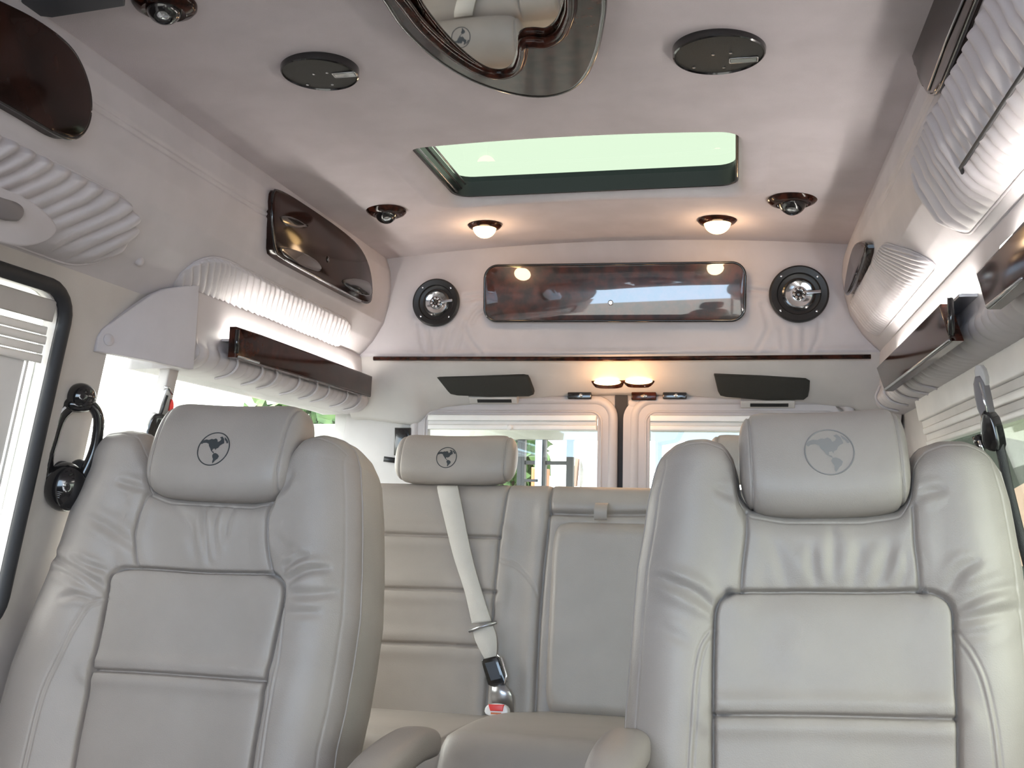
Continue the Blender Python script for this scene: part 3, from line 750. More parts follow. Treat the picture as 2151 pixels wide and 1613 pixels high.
# left rear corner pillar details: quarter trim strips
for pxs, lab, m_ in ((((778, 893), (766, 945)), 'pale vertical grab strip on the left rear corner post', WHITEP),):
    a = on(pxs[0][0], pxs[0][1], 0, -.90); b = on(pxs[1][0], pxs[1][1], 0, -.905)
    tag(tube('trim_strip', [a, b], .008, m_, n=10), lab, 'trim strip')
a = on(789, 937, 0, -.86); o = box('belt_release', (a[0]-.012, a[1]-.02, a[2]-.028), (a[0]+.008, a[1]+.012, a[2]+.028), WHITEP, None, .004)
eb = tag(o, 'white seat belt guide with a red mark on the left rear corner post', 'belt guide'); box('red_mark', (a[0]+.004, a[1]-.024, a[2]-.02), (a[0]+.0095, a[1]-.008, a[2]+.02), RED, None).parent = None
for o in list(COL.objects):
    if o.name == 'red_mark':
        o.parent = eb
a = on(850, 925, 1, 3.46); 
o = fbox('belt_anchor', Frame(a, (1, 0, 0), (.25, 0, 1)), -.024, .036, -.055, .042, -.02, .05, BLACKG, None, .008); tag(o, 'black belt anchor standing behind the left end of the rear bench headrest', 'belt anchor')
o = tube('black_bar', [on(806, 964, 1, 3.44), on(838, 968, 1, 3.46)], .010, BLACK, n=10); tag(o, 'short black bar beside the rear bench headrest', 'bar')

# ================================================================ headrest + emblem
NA = [(-.93, .36), (-.80, .52), (-.62, .58), (-.45, .55), (-.30, .62), (-.15, .60), (-.02, .66), (.10, .58), (.16, .44), (.28, .50), (.34, .62), (.22, .74), (.36, .80), (.50, .66), (.56, .50), (.60, .36), (.48, .30), (.36, .20), (.30, .06), (.18, .00), (.16, -.10), (.10, .0), (-.02, -.02), (-.04, -.16), (.08, -.20), (.12, -.30), (.02, -.26), (-.12, -.14), (-.22, .02), (-.34, .16), (-.40, .30), (-.56, .36), (-.74, .34), (-.86, .26)]
SA = [(.10, -.30), (.24, -.28), (.40, -.36), (.50, -.48), (.44, -.64), (.34, -.72), (.26, -.84), (.18, -.94), (.14, -.82), (.16, -.66), (.08, -.54), (.04, -.42)]
GR = [(.52, .76), (.66, .66), (.80, .52), (.86, .38), (.76, .36), (.68, .50), (.58, .58), (.54, .68)]
def headrest(parent, fr, uc, vc, nc, W_, H_, T_, emat, er, leather=LEATHER, ecen=(0, 0), shear=0, eml=1.0, ring=.0012, p=2.7):
    a, b = H_/2, T_/2
    def sc(u):
        q = min(1, abs(u)/(W_/2)); s_ = (1-q**9)**(1/3.2) if q < 1 else 0
        g = 1-.06*math.exp(-((q-.86)/.016)**2); return s_*g, g
    nu, nv = 110, 72; P = []
    for i in range(nu+1):
        t = -math.cos(math.pi*i/nu); u = W_/2*t; s_, g = sc(u)
        s_ = max(s_, .02); row = []
        for j in range(nv):
            th = 2*math.pi*j/nv; c, s2 = math.cos(th), math.sin(th)
            q = (abs(c)**p+abs(s2)**p)**(-1/p)
            v = a*q*c*s_; n = b*q*s2*s_*(1.0+.0*v)
            v += .008*(u/(W_/2))**2*(1 if c < 0 else 1)
            n += -.014*(v/a)*(1) 
            row.append(fr.p(uc+u+shear*v, vc+v, nc+n))
        P.append(row)
    h = grid('headrest', P, leather, parent, closev=True, caps=True)
    def surf(u, v, off):
        s_, g = sc(u); vv = v-.008*(u/(W_/2))**2
        n = b*s_*(max(0, 1-abs(vv/(a*s_))**p))**(1/p)-.014*(v/a)
        return fr.p(uc+u+shear*v, vc+v, nc+n+off)
    V = []; Fc = []
    def addpoly(pl):
        bm = bmesh.new(); vs = [bm.verts.new((x, y, 0)) for x, y in pl]; bm.faces.new(vs); bmesh.ops.triangulate(bm, faces=bm.faces)
        bmesh.ops.subdivide_edges(bm, edges=bm.edges, cuts=2, use_grid_fill=True)
        bm.verts.ensure_lookup_table(); k = len(V)
        for v in bm.verts: V.append(surf(ecen[0]+v.co.x*er, ecen[1]+v.co.y*er, .0007))
        for f in bm.faces: Fc.append(tuple(k+v.index for v in f.verts))
        bm.verts.index_update(); bm.free()
    for pl in (NA, SA, GR): addpoly(pl)
    em = mk('emblem', V, Fc, emat, h, smooth=True)
    tube('emblem_ring', [surf(ecen[0]+er*math.cos(t), ecen[1]+er*1.04*math.sin(t), .0004) for t in np.linspace(0, 2*math.pi, 49)[:-1]], ring, emat, h, closed=True, n=6)
    # end-panel piping
    for sg in (-1, 1):
        u = sg*.86*W_/2; ring_ = []
        for j in range(48):
            th = 2*math.pi*j/48; c, s2 = math.cos(th), math.sin(th); q = (abs(c)**p+abs(s2)**p)**(-1/p); s_, g = sc(u)
            v = a*q*c*s_; ring_.append(fr.p(uc+u+shear*v, vc+v+.008*.74, nc+b*q*s2*s_-.014*v/a))
        tube('piping', ring_, .0014, leather, h, closed=True, n=6)
    return h, surf

# ================================================================ captain's chairs
def chair(tagname, label, yref, refpx, upx, rec, Lpx, Rpx, toppx, inspx, seams, creases, hr, arm, depth=.2, stitch=None):
    a_ = math.radians(rec); r0 = on(refpx[0], refpx[1], 1, yref)
    v = np.array([0, math.sin(a_), math.cos(a_)])
    base = Frame(r0, (1, 0, 0), v)     # n = u x v = (.., -cos, sin)
    p0 = base.p(*base.hit(*upx[0])); p1 = base.p(*base.hit(*upx[1]))
    fr = Frame(r0, p1-p0, v)
    e = empty('armchair', (r0[0], r0[1]-.15, 0), label, 'chair', None)
    Lp = sorted(fr.hits(Lpx), key=lambda q: q[1]); Rp = sorted(fr.hits(Rpx), key=lambda q: q[1])
    vb = -.62
    uL = lambda q: np.interp(q, [p[1] for p in Lp], [p[0] for p in Lp]); uR = lambda q: np.interp(q, [p[1] for p in Rp], [p[0] for p in Rp])
    tp = fr.hits(toppx)
    # s of the top points
    ts = []
    for u, q in tp: ts.append(((u-uL(q))/(uR(q)-uL(q))*2-1, q))
    ts.sort(); tsx = [t[0] for t in ts]; tsv = [t[1] for t in ts]
    ss = np.linspace(-1, 1, 400); vt = np.interp(ss, tsx, tsv)
    ker = np.exp(-np.linspace(-2, 2, 17)**2); ker /= ker.sum(); vt = np.convolve(np.pad(vt, 8, mode='edge'), ker, 'valid')
    nu, nv = 420, 460
    s = np.linspace(-1, 1, nu); s = np.sign(s)*(1-(1-np.abs(s))**1.15)
    t = np.linspace(0, 1, nv); t = 1-(1-t)**1.15
    Sg, Tg = np.meshgrid(s, t, indexing='ij'); VT = np.interp(Sg, ss, vt)
    V = vb+Tg*(VT-vb); U = uL(V)+(uR(V)-uL(V))*(Sg+1)/2
    hw = (uR(V)-uL(V))/2
    es = (1-np.abs(Sg))*hw; et = (VT-V)
    rr = .055
    def rnd(e, r): return np.sqrt(np.clip(1-(1-np.clip(e/r, 0, 1))**2, 0, 1))
    H = .050*rnd(es, rr)*rnd(et, .05)
    # shoulders and wings stand proud of the middle
    H += .030*np.exp(-((np.abs(Sg)-.72)/.22)**2)*rnd(es, .08)*rnd(et, .06)
    H -= .018*np.exp(-(Sg/.5)**2)*np.clip((V-fr.hit(*inspx[1])[1])/.05, 0, 1)*0
    ins = catmull(fr.hits(inspx), 6); inspoly = ins
    D = polydist(U, V, ins); I = inside(U, V, ins)
    H += np.where(I, .016*(1-np.exp(-D/.022)), .012*(1-np.exp(-D/.030))-.0)
    H -= .015*np.exp(-(D/.0032)**2)
    for sm, dp, wd in seams:
        d = polydist(U, V, catmull(fr.hits(sm), 6)); H += -dp*np.exp(-(d/wd)**2)+dp*.35*np.exp(-((d-.018)/.014)**2)
    for sm, dp, wd in creases:
        pl = catmull(fr.hits(sm), 6); d = polydist(U, V, pl)
        # taper along the crease
        tot = np.hypot(U-pl[len(pl)//2][0], V-pl[len(pl)//2][1]); L_ = sum(np.hypot(*(np.array(pl[i+1])-np.array(pl[i]))) for i in range(len(pl)-1))/2
        tap = np.clip(1.25-(tot/(L_*1.0+.001))**2, 0, 1)
        H += (-dp*np.exp(-(d/wd)**2)+dp*.7*np.exp(-((d-wd*1.9)/(wd*1.3))**2))*tap
    if stitch:
        for sm in stitch:
            pl = catmull(fr.hits(sm), 6); d = polydist(U, V, pl)
            H += -.0022*np.exp(-((d-.0045)/.0018)**2)-.0022*np.exp(-(d/.0014)**2)*0+.001*np.exp(-(d/.003)**2)
    # outline stitch
    eo = np.minimum(es, et); H -= .0022*np.exp(-((eo-.020)/.002)**2)
    H += .0012*np.sin(U*37+V*11)*np.sin(V*29-U*13)
    P = fr.o+U[..., None]*fr.u+V[..., None]*fr.v+H[..., None]*fr.n
    # skirt back
    bd = [(i, 0) for i in range(nu)]+[(nu-1, j) for j in range(1, nv)]+[(i, nv-1) for i in range(nu-2, -1, -1)]+[(0, j) for j in range(nv-2, 0, -1)]
    Vv = P.reshape(-1, 3).tolist(); Fc = []
    for i in range(nu-1):
        for j in range(nv-1):
            Fc.append((i*nv+j, (i+1)*nv+j, (i+1)*nv+j+1, i*nv+j+1))
    grid('backrest', P, LEATHER, e)
    # side shell
    ring = np.array([P[i, j] for i, j in bd]); cen = ring.mean(0)
    rings = []
    for dn, scl in ((.0005, .999), (-.012, 1.004), (-.05, 1.012), (-depth*.6, 1.006), (-depth*.9, .985), (-depth, .94), (-depth-.004, .5), (-depth-.004, .02)):
        rings.append((cen-fr.n*0+(ring-cen)*scl+fr.n*dn))
    rings = [r - fr.n*((r-ring)@fr.n)[:, None]*0 for r in rings]
    shell = grid('side_panel', rings, LEATHER2, e, closev=True)
    pp = [ring[k]+fr.n*.001 for k in range(0, len(ring), 6)]
    tube('piping', pp, .0025, LEATHER, e, closed=True, n=6)
    # headrest
    hL = fr.hit(hr['l'], hr['y'], .03); hR = fr.hit(hr['r'], hr['y'], .03); ht = fr.hit(hr['c'], hr['t'], .03); hb = fr.hit(hr['c'], hr['b'], .03)
    uc = (hL[0]+hR[0])/2; vc = (ht[1]+hb[1])/2; W_ = hR[0]-hL[0]; H_ = ht[1]-hb[1]
    ec = fr.hit(*hr['e'], .07)
    headrest(e, fr, uc, vc, .035, W_, H_, hr['T'], hr['em'], hr['er'], ecen=(ec[0]-uc, ec[1]-vc), shear=hr.get('sh', 0))
    # headrest posts
    for k in (-.05, .05):
        tube('headrest_post', [fr.p(uc+k, vc, .0), fr.p(uc+k, vc-H_*.75, -.02)], .006, CHROME, e)
    # cushion, base
    zs = .46; yb = r0[1]-.10; xc = r0[0]
    bmp = []
    Wc = .25
    for i in range(25):
        w = i/24*2-1; row = []
        for j in range(32):
            th = 2*math.pi*j/32; c, s2 = math.cos(th), math.sin(th); q = (abs(c)**4+abs(s2)**4)**(-.25)
            k = (1-abs(w)**8)**.25 if abs(w) < 1 else .02
            row.append((xc+Wc*w, yb-.22+.27*q*c*max(k, .05), zs-.07+.08*q*s2*max(k, .05)))
        bmp.append(row)
    grid('seat_cushion', bmp, LEATHER, e, closev=True, caps=True)
    box('pedestal', (xc-.18, yb-.38, 0.001), (xc+.18, yb-.02, zs-.13), BLACK, e, .01)
    for ap in arm:
        P_ = [np.array(x) for x in ap]
        rings = []; up = np.array([0, 0, 1.])
        n = len(P_)
        fullp = catmull(P_, 5); N = len(fullp)
        for i, q in enumerate(fullp):
            k = i/(N-1); w = max(.05, (1-abs(2*k-1)**6)**.5)
            rings.append([q+np.array([.038*w*math.copysign(abs(math.cos(x))**.7, math.cos(x)), 0, .030*w*math.copysign(abs(math.sin(x))**.7, math.sin(x))]) for x in np.linspace(0, 2*math.pi, 25)[:-1]])
        grid('armrest', rings, LEATHER, e, closev=True, caps=True)
    return e, fr

# left chair
Lx = [(205, 1000), (165, 1080), (140, 1160), (112, 1230), (82, 1300), (45, 1400), (22, 1480), (5, 1560), (-8, 1640), (-25, 1760), (-40, 2000)]
Rx = [(762, 985), (766, 1060), (766, 1200), (762, 1300), (748, 1400), (730, 1500), (712, 1580), (705, 1640), (680, 1760), (640, 2000)]
top = [(200, 1005), (205, 985), (216, 955), (235, 930), (262, 914), (300, 912), (330, 920), (345, 960), (352, 1035), (390, 1050), (560, 1060), (608, 1052), (622, 1010), (640, 958), (665, 930), (700, 922), (730, 932), (750, 950), (760, 975), (764, 1000)]
ins = [(120, 2000), (160, 1800), (190, 1613), (222, 1440), (248, 1320), (262, 1250), (272, 1216), (300, 1204), (350, 1203), (450, 1210), (560, 1213), (603, 1218), (625, 1238), (628, 1265), (622, 1300), (600, 1400), (585, 1480), (565, 1600), (540, 1800), (500, 2000)]
seamsL = [([(345, 1050), (328, 1095), (318, 1140), (318, 1200)], .009, .0033), ([(594, 1070), (590, 1120), (592, 1170), (600, 1214)], .009, .0033), ([(232, 1412), (380, 1420), (592, 1436)], .013, .0033)]
crL = [([(135, 1170), (180, 1195), (220, 1215), (262, 1250)], .007, .008), ([(200, 1180), (230, 1200), (262, 1212)], .005, .007), ([(230, 1100), (280, 1130), (315, 1160)], .004, .010),
       ([(150, 1205), (200, 1225), (250, 1262)], .005, .007), ([(180, 1270), (215, 1262), (250, 1275)], .004, .007),
       ([(456, 1070), (462, 1130), (466, 1195)], .005, .007), ([(485, 1075), (478, 1130), (482, 1180)], .005, .008), ([(520, 1070), (505, 1110), (500, 1150)], .003, .008), ([(400, 1080), (430, 1120), (440, 1190)], .003, .010),
       ([(640, 1235), (680, 1215), (725, 1208)], .006, .008), ([(632, 1205), (655, 1195), (690, 1180)], .005, .008), ([(640, 1262), (690, 1262), (730, 1255)], .005, .009), ([(635, 1300), (670, 1300), (710, 1300)], .003, .009), ([(610, 1140), (640, 1170), (690, 1190)], .003, .01),
       ([(345, 1045), (320, 1040), (290, 1030)], .004, .008), ([(610, 1050), (630, 1040), (660, 1000)], .004, .01)]
stL = [[(262, 1268), (232, 1282), (208, 1320), (180, 1380), (150, 1450), (128, 1530), (108, 1620)], [(628, 1290), (618, 1400), (600, 1500), (585, 1613)]]
armL = [[(-.28, 1.93, .62), (-.28, 1.80, .628), (-.28, 1.66, .625), (-.275, 1.55, .61)]]
hA_ = on(795, 1600, 1, 1.62)
armL = [[(hA_[0], 1.90, hA_[2]-.03), (hA_[0], 1.78, hA_[2]-.01), (hA_[0], 1.62, hA_[2]-.012), (hA_[0], 1.50, hA_[2]-.03)]]
chair('armchair', 'grey leather armchair on the left with a dark printed globe emblem on its headrest', 1.95, (470, 1090), ((270, 1204), (625, 1226)), 13, Lx, Rx, top, ins, seamsL, crL,
      dict(l=338, r=640, y=960, c=480, t=855, b=1060, T=.135, em=EMB, er=.0335, e=(465, 952), sh=.03), armL, depth=.17, stitch=stL)
# right chair
Lx = [(1378, 1000), (1364, 1060), (1356, 1120), (1342, 1200), (1333, 1300), (1326, 1400), (1318, 1500), (1311, 1613), (1300, 1800), (1290, 2000)]
Rx = [(2096, 1000), (2114, 1060), (2124, 1110), (2140, 1200), (2152, 1300), (2162, 1400), (2172, 1500), (2180, 1613), (2190, 1800), (2200, 2000)]
top = [(1376, 1010), (1380, 990), (1395, 962), (1420, 942), (1450, 934), (1485, 932), (1520, 942), (1542, 975), (1552, 1050), (1575, 1078), (1650, 1088), (1800, 1088), (1880, 1078), (1900, 1040), (1905, 975), (1925, 950), (1960, 938), (2010, 937), (2050, 948), (2078, 970), (2094, 1000)]
ins = [(1500, 2000), (1500, 1800), (1500, 1613), (1500, 1450), (1502, 1340), (1505, 1295), (1518, 1268), (1550, 1255), (1650, 1252), (1800, 1253), (1920, 1254), (1962, 1266), (1982, 1292), (1986, 1340), (1990, 1450), (1995, 1613), (2000, 1800), (2005, 2000)]
seamsR = [([(1566, 1090), (1567, 1140), (1560, 1200), (1556, 1252)], .009, .0033), ([(1905, 1085), (1908, 1150), (1914, 1200), (1920, 1252)], .009, .0033), ([(1502, 1505), (1700, 1506), (1990, 1514)], .013, .0033)]
crR = [([(1375, 1222), (1420, 1240), (1470, 1262), (1502, 1292)], .007, .008), ([(1390, 1240), (1440, 1262), (1490, 1290)], .004, .008), ([(1385, 1330), (1420, 1345), (1450, 1360)], .002, .01),
       ([(1990, 1290), (2050, 1262), (2120, 1240)], .006, .009), ([(1990, 1262), (2040, 1240), (2100, 1222)], .004, .009), ([(1992, 1320), (2060, 1305), (2125, 1290)], .006, .009), ([(2000, 1350), (2060, 1335), (2120, 1310)], .003, .009), ([(1975, 1255), (1995, 1220), (2030, 1200)], .004, .01),
       ([(1740, 1115), (1745, 1170), (1742, 1230)], .003, .009), ([(1700, 1160), (1702, 1200), (1708, 1245)], .003, .009), ([(1800, 1150), (1792, 1200), (1785, 1245)], .0025, .010), ([(1860, 1150), (1850, 1200), (1830, 1245)], .003, .010), ([(1620, 1150), (1640, 1200), (1648, 1245)], .0025, .011), ([(1890, 1170), (1890, 1210), (1880, 1245)], .003, .009),
       ([(1640, 1430), (1600, 1370), (1660, 1300)], .002, .03), ([(1556, 1070), (1530, 1060), (1500, 1050)], .004, .009), ([(1900, 1070), (1930, 1060), (1970, 1055)], .004, .009)]
stR = [[(1500, 1335), (1478, 1370), (1466, 1430), (1460, 1520), (1454, 1620)], [(1988, 1345), (2015, 1385), (2040, 1440), (2060, 1530), (2070, 1620)]]
hR_ = on(1268, 1608, 1, 1.45)
armR = [[(hR_[0]+.02, 1.66, hR_[2]-.02), (hR_[0]+.015, 1.58, hR_[2]-.008), (hR_[0]+.01, 1.48, hR_[2]-.012), (hR_[0]+.01, 1.40, hR_[2]-.03)]]
chair('armchair', 'grey leather armchair on the right with a pale embossed globe on its headrest', 1.75, (1735, 1110), ((1550, 1255), (1920, 1254)), 13, Lx, Rx, top, ins, seamsR, crR,
      dict(l=1553, r=1905, y=980, c=1728, t=870, b=1092, T=.13, em=EMBL, er=.037, e=(1739, 959), sh=0), armR, depth=.15, stitch=stR)

# ================================================================ unseen front seat, added to block windscreen light from the right armchair
def added_shade_seat():
    e = empty('added_shade_seat', (.66, -.40, 0), 'added grey front seat, seen only in reflections, blocking windscreen light from the right armchair', 'seat')
    fr = Frame((.66, -.30, .80), (1, 0, 0), (0, -.2, 1))
    def pad(name, uc, vc, hu, hv, hn, nc=0):
        P = []
        for i in range(31):
            w = -math.cos(math.pi*i/30); k = max(.03, (1-abs(w)**5)**.3); row = []
            for j in range(40):
                th = 2*math.pi*j/40; c, s_ = math.cos(th), math.sin(th); q = (abs(c)**4+abs(s_)**4)**(-.25)
                row.append(fr.p(uc+hu*q*c*(k*.35+.65*k*(1-.12*max(0, w))), vc+hv*w, nc+hn*q*s_*k))
            P.append(row)
        return grid(name, P, LEATHER2, e, closev=True, caps=True)
    pad('backrest', 0, 0, .26, .36, .085); pad('headrest', 0, .46, .14, .10, .05)
    fr2 = Frame((.66, -.58, .42), (1, 0, 0), (0, 1, 0)); fr = fr2
    pad('seat_cushion', 0, 0, .26, .27, .09)
    box('pedestal', (.48, -.78, .001), (.84, -.40, .34), BLACK, e, .01)
added_shade_seat()
# ================================================================ rear bench
def bench():
    yb = 2.75; rec = math.radians(10); fr = Frame((0, yb, .75), (1, 0, 0), (0, math.sin(rec), math.cos(rec)))
    e = empty('bench_seat', (-.03, 2.55, 0), 'wide grey leather rear bench seat with fold down centre armrest behind the two armchairs', 'seat')
    x0, x1 = -.72, .70; zt = fr.hit(1200, 1023)[1]
    x0 = fr.hit(830, 1100)[0]-.12
    us = np.linspace(x0, x1, 460); vs = np.linspace(-.32, zt, 260); U, V = np.meshgrid(us, vs, indexing='ij')
    def rnd(e_, r): return np.sqrt(np.clip(1-(1-np.clip(e_/r, 0, 1))**2, 0, 1))
    H = .06*rnd(zt-V, .05)*rnd(U-x0, .05)*rnd(x1-U, .05)
    cx_ = fr.hit(1390, 1100)[0]   # bench centre
    def seam(px, dp=.010, w=.0042, mirror=True, puff=.4):
        nonlocal H
        pl = catmull(fr.hits(px), 5)
        for sg in ((0, 1) if mirror else (0,)):
            q = pl if not sg else [(2*cx_-a, b) for a, b in pl]
            d = polydist(U, V, q); H = H-dp*np.exp(-(d/w)**2)+dp*puff*np.exp(-((d-.022)/.018)**2)
    seam([(640, 1122), (830, 1128), (940, 1132), (1060, 1136)]); seam([(640, 1234), (830, 1240), (950, 1243), (1052, 1248)]); seam([(640, 1345), (830, 1352), (940, 1356), (1046, 1362)])
    seam([(1077, 1022), (1068, 1080), (1058, 1150), (1050, 1230), (1043, 1320), (1036, 1420), (1030, 1500)])
    seam([(1164, 1022), (1163, 1060), (1162, 1088), (1150, 1200), (1140, 1330), (1132, 1500)], .014, .005, False)
    seam([(1164, 1086), (1260, 1088), (1400, 1088), (1500, 1088)], .016, .006, False)
    # stitched arc on the bolster
    for k in (0, 1):
        pl = catmull(fr.hits([(1060, 1180+8*k), (1090, 1188+8*k), (1115, 1210+8*k), (1132, 1235+8*k), (1140, 1262+8*k)]), 5); d = polydist(U, V, pl); H -= .002*np.exp(-(d/.002)**2)
    P = fr.o+U[..., None]*fr.u+V[..., None]*fr.v+H[..., None]*fr.n
    grid('backrest', P, LEATHER, e)
    # back shell
    fbox('back_shell', fr, x0+.01, x1-.01, -.32, zt-.002, -.10, .004, LEATHER2, e, .02)
    # centre fold-down armrest
    au0 = fr.hit(1148, 1300, .09)[0]; av1 = fr.hit(1260, 1092, .09)[1]; av0 = fr.hit(1200, 1512, .09)[1]
    nu, nv = 90, 120; P = []
    au1 = au0+.30
    for i in range(nu):
        row = []
        for j in range(nv):
            a = i/(nu-1)*2-1; b = j/(nv-1)*2-1
            m_ = max(abs(a), abs(b)); 
            if m_ > 1e-6:
                p = 9; q = m_/((abs(a)**p+abs(b)**p)**(1/p))
            else: q = 1
            a2, b2 = a*q, b*q; ed = 1-m_
            h = .045+.052*math.sqrt(max(0, 1-(1-min(1, ed/.16))**2))
            row.append(fr.p(au0+(au1-au0)*(a2+1)/2+.0, av0+(av1-av0)*(b2+1)/2, h))
        P.append(row)
    arm = grid('centre_armrest', P, LEATHER, e)
    # pull strap loop
    a = fr.hit(1264, 1078, .09)
    L = [(a[0]-.0, a[1]+.030, .07), (a[0], a[1]+.024, .10), (a[0], a[1]+.004, .118), (a[0]+.0, a[1]-.018, .112), (a[0], a[1]-.020, .10)]
    L = catmull([fr.p(*q) for q in L], 5)
    grid('pull_strap', [[q+fr.u*w for w in (-.017, -.016, 0, .016, .017)] for q in L], LEATHER, arm)
    # cushion
    zs = .44
    cu = []
    zc_ = on(900, 1500, 1, 2.62)[2]
    us2 = np.linspace(x0, x1, 300); ts = np.linspace(0, 1, 90); P = []
    frc = Frame((0, 2.66, zc_), (1, 0, 0), (0, -1, .10), flip=1)
    Uc, Tc = np.meshgrid(us2, ts*.62, indexing='ij')
    Hc = np.zeros_like(Uc)
    pl = catmull(frc.hits([(1100, 1508), (1040, 1510), (1000, 1518), (960, 1535), (920, 1560), (900, 1580), (900, 1613), (905, 1700)]), 6); d = polydist(Uc, Tc, pl)
    sgn = np.where(Uc > np.interp(Tc, [p[1] for p in sorted(pl, key=lambda p: p[1])], [p[0] for p in sorted(pl, key=lambda p: p[1])]), 1, -1)
    Hc += np.where(sgn > 0, .022*(1-np.exp(-d/.02)), 0)-.006*np.exp(-(d/.004)**2)
    pl = catmull(frc.hits([(905, 1590), (1000, 1596), (1150, 1598), (1310, 1598)]), 4); d = polydist(Uc, Tc, pl); Hc -= .002*np.exp(-(d/.003)**2)
    r_ = np.clip((Tc-.5)/.12, 0, 1); Hc -= .09*r_**2.2
    P = frc.o+Uc[..., None]*frc.u+Tc[..., None]*frc.v
    P = P+np.array([0, 0, 1.])*Hc[..., None]
    grid('seat_cushion', P, LEATHER, e)
    box('seat_base', (x0+.03, 2.15, .001), (x1-.03, 2.8, zc_-.09), BLACK, e, .01)
    # headrests
    for (l, r, t_, b_, y_, lab, epx) in ((834, 1084, 915, 1022, 975, 'l', (941, 963)), (1490, 1740, 915, 1022, 975, 'r', (1600, 963))):
        hL = fr.hit(l, y_, .02); hR = fr.hit(r, y_, .02); tt = fr.hit((l+r)/2, t_, .02); bb = fr.hit((l+r)/2, b_, .02)
        uc = (hL[0]+hR[0])/2; vc = (tt[1]+bb[1])/2
        ec = fr.hit(*epx, .06)
        headrest(e, fr, uc, vc, .02, hR[0]-hL[0], tt[1]-bb[1], .11, EMB, .0285, ecen=(ec[0]-uc, ec[1]-vc), p=2.3)
        for k in (-.06, .06): tube('headrest_post', [fr.p(uc+k, vc, .0), fr.p(uc+k, vc-.15, -.02)], .006, CHROME, e)
    return e, fr
be, fB = bench()

# shoulder belt lying over the bench
sb = empty('seat_belt', fB.p(*fB.hit(980, 1200), .07), 'pale seat belt running diagonally over the left place of the rear bench', 'seat belt')
def strap(name, path, w, m, parent, fr, c=.0, th=.0018):
    """path: list of (px_left, px_right, offset)"""
    A = catmull([fr.p(*fr.hit(*p[0], p[2]), p[2]) for p in path], 8); B = catmull([fr.p(*fr.hit(*p[1], p[2]), p[2]) for p in path], 8)
    P = []
    for a, b in zip(A, B):
        d = (b-a); n = fr.n*th
        P.append([a, a*.97+b*.03+n, a*.5+b*.5+n*1.2, a*.03+b*.97+n, b, a*.5+b*.5-n])
    return grid(name, P, m, parent, closev=True, caps=True)
strap('webbing', [((919, 1020), (962, 1020), .050), ((921, 1040), (966, 1040), .070), ((950, 1160), (990, 1160), .072), ((975, 1240), (1012, 1240), .072), ((991, 1310), (1033, 1305), .075)], 0, WEB, sb, fB)
tube('belt_slider', [fB.p(*fB.hit(985, 1326, .08), .080), fB.p(*fB.hit(1012, 1316, .085), .085), fB.p(*fB.hit(1043, 1307, .08), .080)], .0042, SILVER, sb, n=8)
strap('lower_webbing', [((992, 1322), (1036, 1314), .078), ((998, 1345), (1043, 1335), .080), ((1010, 1370), (1044, 1368), .082), ((1019, 1386), (1042, 1380), .082)], 0, SILVER if False else WEB, sb, fB)
fq = Frame(fB.p(*fB.hit(1034, 1408, .09), .09), fB.p(*fB.hit(1052, 1404, .09), .09)-fB.p(*fB.hit(1020, 1410, .09), .09), fB.v)
def fqh(L): return fq.hits(L)
prism('buckle_body', fq, fqh([(1012, 1388), (1016, 1384), (1042, 1378), (1047, 1380), (1064, 1432), (1060, 1436), (1032, 1441), (1026, 1438)]), -.012, .008, BLACKG, sb, bevel=.003)
prism('buckle_plate', fq, fqh([(1020, 1393), (1042, 1388), (1054, 1425), (1033, 1430)]), .006, .010, DKGREY, sb, bevel=.001)
tube('buckle_edge', [fq.p(*fq.hit(x, y), .006) for x, y in [(1046, 1376), (1054, 1382), (1064, 1420), (1062, 1436)]], .0035, CHROME, sb, n=8)
strap('stalk', [((1034, 1436), (1058, 1432), .085), ((1032, 1455), (1072, 1452), .09), ((1034, 1475), (1078, 1470), .085), ((1050, 1490), (1080, 1496), .07)], 0, SILVER, sb, fB, th=.004)
bk = on(1041, 1494, 1, 2.56); fk = Frame(bk, (1, 0, 0), (0, .2, 1))
rc = empty('belt_receiver', bk, 'white and red belt buckle receiver standing in the gap behind the bench cushion', 'buckle')
prism('housing', fk, smoothpoly(fk.hits([(1020, 1477), (1064, 1478), (1068, 1506), (1015, 1504)]), 2), -.03, .0, WHITEP, rc, bevel=.004)
prism('red_button', fk, fk.hits([(1026, 1479), (1059, 1480), (1056, 1494), (1030, 1493)]), -.01, .004, RED, rc, bevel=.002)
prism('slot', fk, fk.hits([(1031, 1496), (1053, 1497), (1053, 1500), (1031, 1500)]), -.01, .001, ORANGE, rc)

